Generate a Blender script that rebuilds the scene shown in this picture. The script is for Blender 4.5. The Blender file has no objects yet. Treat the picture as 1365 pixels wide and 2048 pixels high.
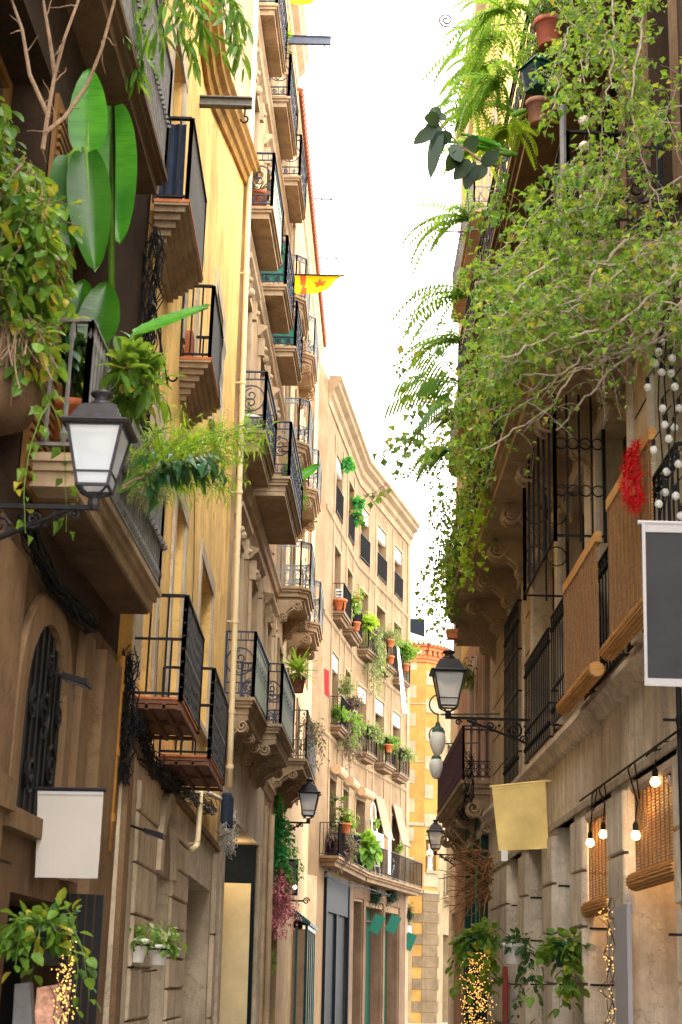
import bpy, math, random
from mathutils import Vector, Matrix
random.seed(11)
PI = math.pi
V = Vector
scn = bpy.context.scene
COL = scn.collection

# ------------------------------------------------------------------ camera survey
F, ROLL, PITCH, EYE = 3100.0, math.radians(1.8), math.radians(16.9), 1.6
CX, CY = 682.5, 1024.0
def ray(px, py):
    u, v = px - CX, CY - py
    c, s = math.cos(ROLL), math.sin(ROLL)
    x, z = u*c - v*s, u*s + v*c
    cp, sp = math.cos(PITCH), math.sin(PITCH)
    return V((x, F*cp - z*sp, F*sp + z*cp))
EYEP = V((0, 0, EYE))
def atY(px, py, Y):
    r = ray(px, py); return EYEP + r*(Y/r.y)
def atZ(px, py, Z):
    r = ray(px, py); return EYEP + r*((Z-EYE)/r.z)

# ------------------------------------------------------------------ materials
MATS = {}
def nodes_of(name):
    m = bpy.data.materials.new(name); m.use_nodes = True
    nt = m.node_tree; b = nt.nodes['Principled BSDF']
    return m, nt, b
def N(nt, t, **kw):
    n = nt.nodes.new(t)
    for k, v in kw.items():
        if k in n.inputs.keys(): n.inputs[k].default_value = v
        else: setattr(n, k, v)
    return n
def ramp(nt, fac, stops):
    r = nt.nodes.new('ShaderNodeValToRGB'); e = r.color_ramp.elements
    while len(e) < len(stops): e.new(.5)
    for i, (p, c) in enumerate(stops):
        e[i].position = p; e[i].color = (*c, 1) if len(c) == 3 else c
    nt.links.new(fac, r.inputs[0]); return r.outputs[0]
def mix(nt, a, b, fac, mode='MIX'):
    m = nt.nodes.new('ShaderNodeMix'); m.data_type = 'RGBA'; m.blend_type = mode
    for i, x in ((0, fac), (6, a), (7, b)):
        if hasattr(x, 'links'): nt.links.new(x, m.inputs[i])
        else: m.inputs[i].default_value = x if i == 0 else ((*x, 1) if len(x) == 3 else x)
    return m.outputs[2]
def noise(nt, vec, scale, detail=5, rough=.6, sc=None):
    if sc:
        mp = nt.nodes.new('ShaderNodeMapping'); mp.inputs['Scale'].default_value = sc
        nt.links.new(vec, mp.inputs[0]); vec = mp.outputs[0]
    n = N(nt, 'ShaderNodeTexNoise', Scale=scale, Detail=detail, Roughness=rough)
    nt.links.new(vec, n.inputs['Vector']); return n.outputs['Fac']
def mul(c, k): return tuple(min(1, x*k) for x in c)

def plaster(name, col, dark=None, stain=.5, streak=.5, bump=.25, rough=.9, patch=None, low=None):
    """weathered render: blotches, vertical rain streaks, pits, optional bare patches, darker towards the street"""
    m, nt, b = nodes_of(name)
    g = nt.nodes.new('ShaderNodeNewGeometry'); P = g.outputs['Position']
    dark = dark or mul(col, .45)
    c = mix(nt, mul(col, .70), mul(col, 1.18), ramp(nt, noise(nt, P, 1.3, 7, .65), [(.3, (0,0,0)), (.7, (1,1,1))]))
    st = ramp(nt, noise(nt, P, 1.0, 6, .7, (5, 5, .45)), [(.48, (0,0,0)), (.74, (1,1,1))])
    k = nt.nodes.new('ShaderNodeMath'); k.operation = 'MULTIPLY'; k.inputs[1].default_value = streak
    nt.links.new(st, k.inputs[0]); c = mix(nt, c, dark, k.outputs[0])
    bl = ramp(nt, noise(nt, P, .55, 8, .72), [(.5, (0,0,0)), (.72, (1,1,1))])
    k2 = nt.nodes.new('ShaderNodeMath'); k2.operation = 'MULTIPLY'; k2.inputs[1].default_value = stain
    nt.links.new(bl, k2.inputs[0]); c = mix(nt, c, mul(dark, .9), k2.outputs[0])
    if patch:
        pf = ramp(nt, noise(nt, P, .9, 9, .75), [(.56, (0,0,0)), (.60, (1,1,1))])
        c = mix(nt, c, patch, pf)
    c = mix(nt, c, mul(dark, 1.1), ramp(nt, noise(nt, P, 6.5, 8, .8), [(.5, (0,0,0)), (.68, (.42,.42,.42))]))
    c = mix(nt, c, mul(col, 1.35), ramp(nt, noise(nt, P, 4.1, 8, .8), [(.58, (0,0,0)), (.72, (.4,.4,.4))]))
    fine = noise(nt, P, 38, 3, .6)
    c = mix(nt, c, mul(dark, 1.0), ramp(nt, fine, [(.55, (0,0,0)), (.9, (.5,.5,.5))]))
    wv = nt.nodes.new('ShaderNodeVectorMath'); wv.operation = 'ADD'
    wn = N(nt, 'ShaderNodeTexNoise', Scale=2.2, Detail=6, Roughness=.7); nt.links.new(P, wn.inputs['Vector'])
    ws = nt.nodes.new('ShaderNodeVectorMath'); ws.operation = 'SCALE'; ws.inputs['Scale'].default_value = .9
    nt.links.new(wn.outputs['Color'], ws.inputs[0]); nt.links.new(P, wv.inputs[0]); nt.links.new(ws.outputs[0], wv.inputs[1])
    vo = N(nt, 'ShaderNodeTexVoronoi', Scale=.75); vo.feature = 'DISTANCE_TO_EDGE'; nt.links.new(wv.outputs[0], vo.inputs['Vector'])
    c = mix(nt, c, mul(dark, .6), ramp(nt, vo.outputs['Distance'], [(.0, (.45,.45,.45)), (.010, (0,0,0))]))
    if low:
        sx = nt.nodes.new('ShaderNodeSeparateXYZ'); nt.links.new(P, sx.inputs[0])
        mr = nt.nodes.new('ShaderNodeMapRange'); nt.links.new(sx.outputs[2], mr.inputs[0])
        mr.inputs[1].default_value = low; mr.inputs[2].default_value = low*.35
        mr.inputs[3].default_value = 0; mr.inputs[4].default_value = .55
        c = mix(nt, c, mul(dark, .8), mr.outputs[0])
    nt.links.new(c, b.inputs['Base Color']); b.inputs['Roughness'].default_value = rough; b.inputs['Specular IOR Level'].default_value = .06
    bp = N(nt, 'ShaderNodeBump', Strength=bump, Distance=.02)
    nt.links.new(noise(nt, P, 9, 8, .75), bp.inputs['Height']); nt.links.new(bp.outputs[0], b.inputs['Normal'])
    MATS[name] = m; return m

def simple(name, col, rough=.6, metal=0, var=.25, scale=14, bump=0, emit=None, es=0, spec=.16):
    m, nt, b = nodes_of(name)
    g = nt.nodes.new('ShaderNodeNewGeometry')
    c = mix(nt, mul(col, 1-var), mul(col, 1+var), ramp(nt, noise(nt, g.outputs['Position'], scale, 5, .7), [(.3, (0,0,0)), (.7, (1,1,1))]))
    nt.links.new(c, b.inputs['Base Color']); b.inputs['Roughness'].default_value = rough
    b.inputs['Metallic'].default_value = metal; b.inputs['Specular IOR Level'].default_value = spec
    if bump:
        bp = N(nt, 'ShaderNodeBump', Strength=bump, Distance=.01)
        nt.links.new(noise(nt, g.outputs['Position'], scale*3, 4), bp.inputs['Height']); nt.links.new(bp.outputs[0], b.inputs['Normal'])
    if emit:
        b.inputs['Emission Color'].default_value = (*emit, 1); b.inputs['Emission Strength'].default_value = es
    MATS[name] = m; return m

def leafmat(name, c1, c2, trans=.4, rough=.4, c3=None):
    """leaf: colour varies from leaf to leaf, light passes through it"""
    m, nt, b = nodes_of(name)
    g = nt.nodes.new('ShaderNodeNewGeometry')
    stops = [(0, c1), (1, c2)] if not c3 else [(0, c1), (.86, c2), (.95, c3)]
    c = ramp(nt, g.outputs['Random Per Island'], stops)
    c = mix(nt, c, mul(c1, .7), ramp(nt, noise(nt, g.outputs['Position'], 22, 3), [(.45, (0,0,0)), (.8, (.6,.6,.6))]))
    nt.links.new(c, b.inputs['Base Color']); b.inputs['Roughness'].default_value = rough; b.inputs['Specular IOR Level'].default_value = .3
    t = nt.nodes.new('ShaderNodeBsdfTranslucent')
    tc = mix(nt, c, (.55, .75, .05), .35); nt.links.new(tc, t.inputs['Color'])
    ms = nt.nodes.new('ShaderNodeMixShader'); ms.inputs[0].default_value = trans
    nt.links.new(b.outputs[0], ms.inputs[1]); nt.links.new(t.outputs[0], ms.inputs[2])
    nt.links.new(ms.outputs[0], nt.nodes['Material Output'].inputs[0])
    MATS[name] = m; return m

def glassmat(name, col, alpha, rough=.08):
    m, nt, b = nodes_of(name)
    b.inputs['Base Color'].default_value = (*col, 1); b.inputs['Roughness'].default_value = rough
    g = nt.nodes.new('ShaderNodeNewGeometry')
    r = ramp(nt, noise(nt, g.outputs['Position'], 6, 5), [(.3, (rough,)*3), (.8, (rough+.25,)*3)]); nt.links.new(r, b.inputs['Roughness'])
    t = nt.nodes.new('ShaderNodeBsdfTransparent'); ms = nt.nodes.new('ShaderNodeMixShader'); ms.inputs[0].default_value = alpha
    nt.links.new(t.outputs[0], ms.inputs[1]); nt.links.new(b.outputs[0], ms.inputs[2])
    nt.links.new(ms.outputs[0], nt.nodes['Material Output'].inputs[0])
    MATS[name] = m; return m

def woodmat(name, col, axis_scale, rough=.7):
    m, nt, b = nodes_of(name)
    g = nt.nodes.new('ShaderNodeNewGeometry')
    c = mix(nt, mul(col, .5), mul(col, 1.25), ramp(nt, noise(nt, g.outputs['Position'], 3, 8, .7, axis_scale), [(.3, (0,0,0)), (.7, (1,1,1))]))
    nt.links.new(c, b.inputs['Base Color']); b.inputs['Roughness'].default_value = rough; b.inputs['Specular IOR Level'].default_value = .12
    bp = N(nt, 'ShaderNodeBump', Strength=.3, Distance=.01)
    nt.links.new(noise(nt, g.outputs['Position'], 3, 8, .7, axis_scale), bp.inputs['Height']); nt.links.new(bp.outputs[0], b.inputs['Normal'])
    MATS[name] = m; return m

plaster('brown_stone', (.145,.092,.054), (.04,.024,.014), .6, .55, .3)
plaster('brown_stone_light', (.21,.135,.078), (.06,.036,.02), .5, .5, .3)
plaster('yellow', (.86,.565,.205), (.42,.235,.08), .5, .75, .25, patch=(.60,.36,.15))
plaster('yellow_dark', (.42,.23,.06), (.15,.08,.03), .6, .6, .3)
plaster('tan_stone', (.55,.455,.345), (.16,.12,.08), .45, .5, .3)
plaster('slab_stone', (0.39,0.286,0.189), (0.143,0.0975,0.0585), .7, .45, .3)
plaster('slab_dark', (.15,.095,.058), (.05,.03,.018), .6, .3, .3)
plaster('ornate', (0.482,0.347,0.212), (0.212,0.144,0.0819), .45, .55, .25)
plaster('ornate_trim', (0.482,0.366,0.246), (0.231,0.163,0.0963), .45, .5, .25)
plaster('party', (.36,.27,.19), (.2,.145,.095), .4, .3, .2)
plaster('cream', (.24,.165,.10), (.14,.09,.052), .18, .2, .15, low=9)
plaster('cream_trim', (.28,.205,.13), (.17,.115,.07), .15, .2, .12)
plaster('cream_rose', (.20,.135,.088), (.10,.065,.04), .4, .4, .2)
plaster('ochre', (.32,.185,.055), (.20,.11,.03), .3, .3, .2)
plaster('quoin', (.31,.25,.17), (.18,.135,.085), .3, .3, .25)
plaster('old_stone', (0.15,0.111,0.0708), (0.0756,0.0531,0.031), .7, .4, .5)
plaster('old_render', (0.248,0.186,0.111), (0.132,0.0936,0.0487), .5, .5, .3)
plaster('right_wall', (.70,.605,.49), (.2,.155,.11), .65, .75, .3)
plaster('right_upper', (.60,.475,.32), (.19,.135,.085), .5, .45, .3)
plaster('right_block', (.68,.605,.51), (.19,.155,.12), .5, .55, .35)
plaster('right_reveal', (.46,.39,.31), (.14,.11,.08), .6, .6, .35)
plaster('right_dark', (.045,.029,.02), (.016,.01,.007), .6, .5, .3)  # near-black tone puts the shade on the upper walls into the plaster colour
plaster('shop_pier', (.13,.082,.056), (.06,.038,.025), .5, .5, .25)
plaster('rose', (.48,.28,.18), (.24,.135,.085), .3, .4, .2)
plaster('pale_column', (.58,.47,.38), (.30,.235,.18), .3, .5, .2)
simple('iron', (.012,.012,.014), .5, .3, .3)
simple('iron_blue', (.045,.055,.085), .5, .2, .3)
simple('iron_grey', (.16,.155,.155), .55, .2, .3)
simple('iron_lattice', (.26,.29,.32), .55, .2, .2)
simple('iron_purple', (.07,.035,.05), .5, .2, .3)
simple('rust', (.13,.06,.035), .8, .1, .4)
simple('lamp_black', (.035,.033,.038), .42, .3, .35, 30, .1)
simple('beam_steel', (.12,.115,.11), .6, .3, .25)
simple('beam_blue', (.10,.12,.17), .6, .2, .2)
simple('terracotta', (.42,.13,.05), .75, 0, .25, 12, .1)
simple('red_clay', (.26,.075,.045), .75, 0, .25)
simple('terracotta_dark', (.20,.095,.06), .75, 0, .25)
simple('tile_red', (.34,.10,.06), .8, 0, .4, 9, .2)
simple('pipe_cream', (.66,.54,.34), .5, 0, .12, 3)
simple('pipe_ochre', (.33,.155,.03), .55, 0, .25, 5)
simple('cable', (.006,.006,.007), .7, 0, .4)
simple('cable_grey', (.30,.29,.28), .5, 0, .4)
simple('twig', (.20,.135,.09), .85, 0, .35, 30)
simple('twig_pale', (.30,.24,.19), .85, 0, .35, 30)
simple('green_stem', (.10,.20,.03), .6)
simple('banner_white', (.38,.35,.33), .8, 0, .05, 2)
simple('banner_yellow', (.78,.60,.24), .8, 0, .12, 4)
simple('banner_grey', (.036,.036,.042), .8, 0, .15, 5)
simple('banner_hem', (.36,.35,.37), .7, 0, .05)
simple('panel_grey', (.32,.32,.36), .6, 0, .05, 2)
simple('poster', (.80,.64,.38), .6, 0, .25, .6)
simple('dark', (.012,.010,.009), .8, 0, .4)
simple('dark_wood', (.045,.028,.018), .6, 0, .4, 6)
simple('door_black', (.010,.010,.012), .45, 0, .3)
simple('shop_blue', (.004,.006,.010), .6, 0, .25, 4, spec=.05)
simple('shop_frame', (.010,.014,.02), .6, 0, .2, spec=.05)
simple('shop_teal', (.02,.11,.125), .4, 0, .2)
simple('shop_green', (.008,.045,.032), .4, 0, .2)
simple('teal_door', (.015,.085,.10), .5, 0, .2)
simple('white_paint', (.74,.70,.64), .55, 0, .06)
simple('white_pot', (.80,.79,.78), .45, 0, .05)
simple('green_pot', (.012,.06,.035), .4, 0, .2)
simple('black_pot', (.02,.02,.022), .5)
simple('net_green', (.36,.42,.36), .9, 0, .15)
simple('tarp_blue', (.02,.03,.055), .8, 0, .3)
simple('panel_dark', (.10,.10,.105), .75, 0, .2)
simple('cloth', (.50,.45,.40), .95, 0, .2, 20)
simple('cloth_white', (.82,.80,.78), .9, 0, .08)
simple('cloth_red', (.55,.03,.04), .9)
simple('green_screen', (.03,.16,.11), .8, 0, .15)
simple('tag_green', (.008,.085,.062), .6, 0, .15)
simple('garland', (.012,.035,.018), .8, 0, .5)
simple('flag_yellow', (.85,.55,.01), .8, 0, .06)
simple('flag_red', (.72,.10,.02), .8, 0, .06)
simple('flag_orange', (.80,.25,.02), .8, 0, .1)
simple('tinsel', (.75,.012,.016), .3, .15, .6, 60)
simple('dry_palm', (.23,.115,.05), .9, 0, .5, 20)
simple('statue', (.55,.48,.40), .8)
simple('ac_white', (.62,.62,.60), .6, 0, .1)
simple('awning', (.20,.165,.115), .9, 0, .2)
simple('roll_blind', (.40,.26,.15), .8, 0, .25)
simple('cardboard', (.40,.22,.10), .8)
simple('soil', (.04,.025,.015), .95)

simple('bulb_glow', (1,.8,.5), .3, emit=(1, .66, .28), es=7)
simple('spark', (1,.7,.25), .3, emit=(1, .50, .12), es=1.7)
simple('lamp_white', (1,.9,.8), .3, emit=(1, .86, .62), es=8)
simple('globe', (.86,.88,.86), .25, 0, .05)
simple('verdigris', (.07,.13,.115), .5, .2, .3)
simple('paving', (.20,.185,.165), .8, 0, .2, 2, .2)
simple('pink_flower', (.62,.22,.28), .8, 0, .4, 40)
simple('paper', (.75,.73,.70), .8, 0, .05)
simple('red_paint', (.35,.02,.02), .5)
simple('poster_art', (.55,.30,.22), .6, 0, .7, 14)
woodmat('bamboo', (.62,.33,.12), (1, 1, 30))
woodmat('bamboo_slat', (.50,.26,.095), (2, 2, 20))
woodmat('shutter_wood', (.20,.10,.035), (1, 1, .3))
woodmat('roof_tile', (.36,.115,.065), (9, 9, 1))
leafmat('leaf_mid', (.025,.09,.016), (.16,.31,.04), .45, c3=(.45,.36,.03))
leafmat('leaf_vine', (.03,.12,.02), (.23,.39,.05), .45, c3=(.42,.33,.05))
leafmat('leaf_dark', (.012,.055,.022), (.03,.11,.04), .2, .25)
leafmat('leaf_rubber', (.004,.018,.010), (.012,.038,.02), .12, .6)
leafmat('leaf_bright', (.20,.40,.02), (.42,.56,.03), .5)
leafmat('leaf_fern', (.04,.15,.022), (.15,.31,.04), .5)
leafmat('leaf_fernyellow', (.25,.42,.02), (.45,.55,.03), .5)
leafmat('leaf_purple', (.05,.018,.045), (.16,.06,.12), .3)
leafmat('leaf_olive', (.12,.16,.07), (.26,.30,.14), .35)
leafmat('leaf_yucca', (.10,.27,.03), (.32,.45,.05), .4)
leafmat('leaf_varieg', (.06,.20,.02), (.30,.44,.10), .35, c3=(.7,.7,.45))
leafmat('leaf_green', (.01,.22,.05), (.02,.36,.10), .4)
glassmat('glass_dark', (.05,.05,.05), .93, .05)
glassmat('bulb_clear', (.75,.75,.75), .5, .05)
glassmat('glass_lamp', (.60,.66,.74), .62, .1)
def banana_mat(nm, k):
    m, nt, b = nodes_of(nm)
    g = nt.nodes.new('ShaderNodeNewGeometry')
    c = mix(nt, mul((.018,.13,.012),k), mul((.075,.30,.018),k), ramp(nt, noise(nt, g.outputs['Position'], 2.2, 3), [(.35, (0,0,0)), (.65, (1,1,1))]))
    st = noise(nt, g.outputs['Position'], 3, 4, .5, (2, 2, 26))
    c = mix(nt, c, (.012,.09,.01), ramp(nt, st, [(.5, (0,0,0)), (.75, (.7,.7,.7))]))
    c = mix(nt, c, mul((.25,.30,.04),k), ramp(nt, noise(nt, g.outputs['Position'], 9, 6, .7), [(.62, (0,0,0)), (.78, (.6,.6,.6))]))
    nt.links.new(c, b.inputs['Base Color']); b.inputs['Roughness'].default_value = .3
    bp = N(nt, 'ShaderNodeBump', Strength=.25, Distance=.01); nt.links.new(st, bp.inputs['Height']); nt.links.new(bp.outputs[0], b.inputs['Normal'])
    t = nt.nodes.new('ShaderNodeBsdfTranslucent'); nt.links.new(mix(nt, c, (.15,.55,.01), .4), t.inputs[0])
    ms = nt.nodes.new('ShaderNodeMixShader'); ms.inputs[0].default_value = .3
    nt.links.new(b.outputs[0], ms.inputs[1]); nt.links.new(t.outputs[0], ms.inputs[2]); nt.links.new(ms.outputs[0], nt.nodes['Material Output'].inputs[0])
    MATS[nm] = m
banana_mat('banana', 1); banana_mat('banana_shade', .42)  # second one is a darkened copy, shade put into the leaf colour

# ------------------------------------------------------------------ mesh building
def origin(o):
    while o.parent: o = o.parent
    return o.location.copy()
class MB:
    def __init__(s): s.v, s.f = [], []
    def add(s, vs, fs):
        k = len(s.v); s.v += [V(p) for p in vs]; s.f += [tuple(i+k for i in q) for q in fs]
    def quad(s, *p): s.add(p, [tuple(range(len(p)))])
    def hexa(s, p):           # 8 points: bottom ring then top ring
        s.add(p, [(3,2,1,0), (4,5,6,7), (0,1,5,4), (1,2,6,5), (2,3,7,6), (3,0,4,7)])
    def bar(s, a, b, w, d=None, up=(0,0,1)):
        a, b = V(a), V(b); d = d or w; t = (b-a)
        if t.length < 1e-6: return
        t.normalize(); u = V(up)
        if abs(t.dot(u)) > .95: u = V((1,0,0)) if abs(t.x) < .9 else V((0,1,0))
        x = t.cross(u).normalized()*(w/2); y = x.cross(t).normalized()*(d/2)
        s.hexa([a-x-y, a+x-y, a+x+y, a-x+y, b-x-y, b+x-y, b+x+y, b-x+y])
    def tube(s, pts, r, n=5, taper=1.0, cap=True):
        pts = [V(p) for p in pts]; k = len(s.v); m = len(pts)
        if m < 2: return
        x = None
        for i, p in enumerate(pts):
            t = pts[min(i+1, m-1)] - pts[max(i-1, 0)]
            if t.length < 1e-7: t = V((0,0,1))
            t.normalize()
            if x is None:
                x = t.orthogonal().normalized()
            else:
                x = x - t*x.dot(t)
                x = x.normalized() if x.length > 1e-5 else t.orthogonal().normalized()
            y = t.cross(x); rr = (r[i] if isinstance(r, (list, tuple)) else r*(1+(taper-1)*i/(m-1)))
            for j in range(n):
                a = 2*PI*j/n; s.v.append(p + (x*math.cos(a)+y*math.sin(a))*rr)
        for i in range(m-1):
            for j in range(n):
                s.f.append((k+i*n+j, k+i*n+(j+1)%n, k+(i+1)*n+(j+1)%n, k+(i+1)*n+j))
        if cap:
            s.f.append(tuple(k+j for j in reversed(range(n)))); s.f.append(tuple(k+(m-1)*n+j for j in range(n)))
    def lathe(s, c, prof, n=14, axis=(0,0,1), sq=False):
        a = V(axis).normalized(); x = a.orthogonal().normalized(); y = a.cross(x); k = len(s.v); m = len(prof)
        for r, h in prof:
            for j in range(n):
                t = 2*PI*j/n; s.v.append(V(c)+a*h+(x*math.cos(t)+y*math.sin(t))*r)
        for i in range(m-1):
            for j in range(n):
                s.f.append((k+i*n+j, k+i*n+(j+1)%n, k+(i+1)*n+(j+1)%n, k+(i+1)*n+j))
        s.f.append(tuple(k+j for j in reversed(range(n)))); s.f.append(tuple(k+(m-1)*n+j for j in range(n)))
    def ball(s, c, r, n=8, sx=1, sz=1):
        s.lathe(V(c)-V((0,0,r*sz)), [(max(.02*r, r*sx*math.sin(PI*i/6)), r*sz*(1-math.cos(PI*i/6))) for i in range(7)], n)
    def build(s, name, mat, parent=None, smooth=False, kind=None):
        me = bpy.data.meshes.new(name)
        o = V((0,0,0)) if parent is None else origin(parent)
        me.from_pydata([tuple(p-o) for p in s.v], [], s.f); me.update()
        if smooth:
            for p in me.polygons: p.use_smooth = True
        me.materials.append(MATS[mat])
        ob = bpy.data.objects.new(name, me); COL.objects.link(ob)
        if parent: ob.parent = parent
        if kind: ob['kind'] = kind
        return ob
def tag(o, label=None, cat=None, group=None, kind=None):
    for k, v in (('label', label), ('category', cat), ('group', group), ('kind', kind)):
        if v: o[k] = v
    return o
def thing(name, label, cat, loc, group=None):
    o = bpy.data.objects.new(name, None); COL.objects.link(o); o.location = loc; o.empty_display_size = .1
    return tag(o, label, cat, group)

class Wall:
    """a facade plane from A to B in plan; n points to the street; lean = how far it tips back per metre of height"""
    def __init__(s, A, B, side, lean=0.0):
        s.A, s.B = V((*A, 0)), V((*B, 0)); d = s.B-s.A; s.L = d.length; s.d = d/s.L
        s.n = V((s.d.y, -s.d.x, 0)) if side > 0 else V((-s.d.y, s.d.x, 0)); s.lean = lean
    def P(s, a, n, z): return s.A + s.d*a + s.n*(n - s.lean*(z-EYE)) + V((0,0,z))
    def hit(s, px, py, off=0.0):
        r = ray(px, py); o = EYEP - s.A
        t = (off - s.n.dot(o)) / (s.n.dot(r) + s.lean*r.z)
        p = o + r*t
        return s.d.dot(p), EYE + r.z*t
    def sn(s, p):
        q = p - s.A; return s.d.dot(q), s.n.dot(q)+s.lean*(p.z-EYE)
    def box(s, mb, a0, a1, n0, n1, z0, z1):
        mb.hexa([s.P(a0,n0,z0), s.P(a1,n0,z0), s.P(a1,n1,z0), s.P(a0,n1,z0), s.P(a0,n0,z1), s.P(a1,n0,z1), s.P(a1,n1,z1), s.P(a0,n1,z1)])
    def mould(s, mb, a0, a1, prof):
        k = len(prof)
        vs = [s.P(a0, n, z) for n, z in prof]+[s.P(a1, n, z) for n, z in prof]
        mb.add(vs, [(i, (i+1)%k, k+(i+1)%k, k+i) for i in range(k)]+[tuple(reversed(range(k))), tuple(range(k, 2*k))])

def facade(W, a0, a1, z0, z1, ops, name, mat, parent, back=5.0, depth=.3):
    """wall sheet with real openings and reveals, closed behind as a solid block"""
    mb = MB()
    A = sorted(set([a0, a1]+[x for o in ops for x in o[:2]])); Z = sorted(set([z0, z1]+[x for o in ops for x in o[2:4]]))
    A = [x for x in A if a0-1e-6 <= x <= a1+1e-6]; Z = [x for x in Z if z0-1e-6 <= x <= z1+1e-6]
    for i in range(len(A)-1):
        for j in range(len(Z)-1):
            ca, cz = (A[i]+A[i+1])/2, (Z[j]+Z[j+1])/2
            if any(o[0] < ca < o[1] and o[2] < cz < o[3] for o in ops): continue
            mb.quad(W.P(A[i],0,Z[j]), W.P(A[i+1],0,Z[j]), W.P(A[i+1],0,Z[j+1]), W.P(A[i],0,Z[j+1]))
    for o in ops:
        a, b, c, e = max(o[0], a0), min(o[1], a1), max(o[2], z0), min(o[3], z1); d = o[4] if len(o) > 4 else depth
        for q in (((a,0,c), (a,-d,c), (a,-d,e), (a,0,e)), ((b,0,c), (b,-d,c), (b,-d,e), (b,0,e)), ((a,0,e), (b,0,e), (b,-d,e), (a,-d,e)), ((a,0,c), (b,0,c), (b,-d,c), (a,-d,c))):
            if q[0][2] == q[1][2] == q[2][2] == z0: continue
            mb.quad(*[W.P(*p) for p in q])
    for q in (((a0,0,z0), (a0,-back,z0), (a0,-back,z1), (a0,0,z1)), ((a1,0,z0), (a1,-back,z0), (a1,-back,z1), (a1,0,z1)),
              ((a0,0,z1), (a1,0,z1), (a1,-back,z1), (a0,-back,z1)), ((a0,-back,z0), (a1,-back,z0), (a1,-back,z1), (a0,-back,z1))):
        mb.quad(*[W.P(*p) for p in q])
    return mb.build(name, mat, parent)

def boxes(W, name, mat, parent, lst):
    for b in lst:
        m = MB(); W.box(m, *b); m.build(name, mat, parent)

def french(W, a, b, c, e, parent, depth=.28, fr='dark_wood', pane='glass_dark', leaves=2, bars=3, blind=None, blindh=.3):
    """window: frame with mullions, one pane sheet behind it, optional rolled blind at the top"""
    mb = MB(); t = .06; n0, n1 = -depth-.05, -depth+.02
    for x0, x1, y0, y1 in ((a,a+t,c,e), (b-t,b,c,e)): W.box(mb, x0, x1, n0, n1, y0, y1)
    for y in (c, e-t): W.box(mb, a+t, b-t, n0, n1, y, y+t)
    for i in range(1, leaves):
        m = a+(b-a)*i/leaves; W.box(mb, m-.045, m+.045, n0, n1+.01, c+t, e-t)
    for i in range(1, bars+1):
        y = c+(e-c)*i/(bars+1); W.box(mb, a+t, b-t, n0+.01, n1-.01, y-.02, y+.02)
    w = mb.build('window', fr, parent)
    p = MB(); p.quad(W.P(a,-depth-.02,c), W.P(b,-depth-.02,c), W.P(b,-depth-.02,e), W.P(a,-depth-.02,e))
    p.build('pane', pane, w)
    d = MB(); W.box(d, a, b, -depth-.5, -depth-.2, c, e); d.build('interior', 'dark', w)
    if blind:
        d = MB(); W.box(d, a+.01, b-.01, -.16, -.03, e-blindh, e-.01)
        for k in range(int(blindh/.06)): W.box(d, a+.015, b-.015, -.03, -.022, e-blindh+.06*k, e-blindh+.06*k+.045)
        d.build('roller_blind', blind, w)
    return w

def surround(W, a, b, c, e, parent, w=.14, out=.035, mat='cream_trim', sill=True):
    mb = MB(); W.box(mb, a-w, a, .003, out, c, e); W.box(mb, b, b+w, .003, out, c, e); W.box(mb, a-w, b+w, .003, out+.006, e, e+w)
    if sill: W.box(mb, a-w-.03, b+w+.03, .003, out+.04, c-.08, c)
    return mb.build('surround', mat, parent)

def arc(c, x, y, r, a0, a1, n=10):
    return [V(c)+V(x)*(r*math.cos(a0+(a1-a0)*i/n))+V(y)*(r*math.sin(a0+(a1-a0)*i/n)) for i in range(n+1)]
def spiral(c, x, y, r, turns=1.6, a0=0, n=18, shrink=.15):
    return [V(c)+V(x)*(r*(1-(1-shrink)*i/n)*math.cos(a0+2*PI*turns*i/n))+V(y)*(r*(1-(1-shrink)*i/n)*math.sin(a0+2*PI*turns*i/n)) for i in range(n+1)]

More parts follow.
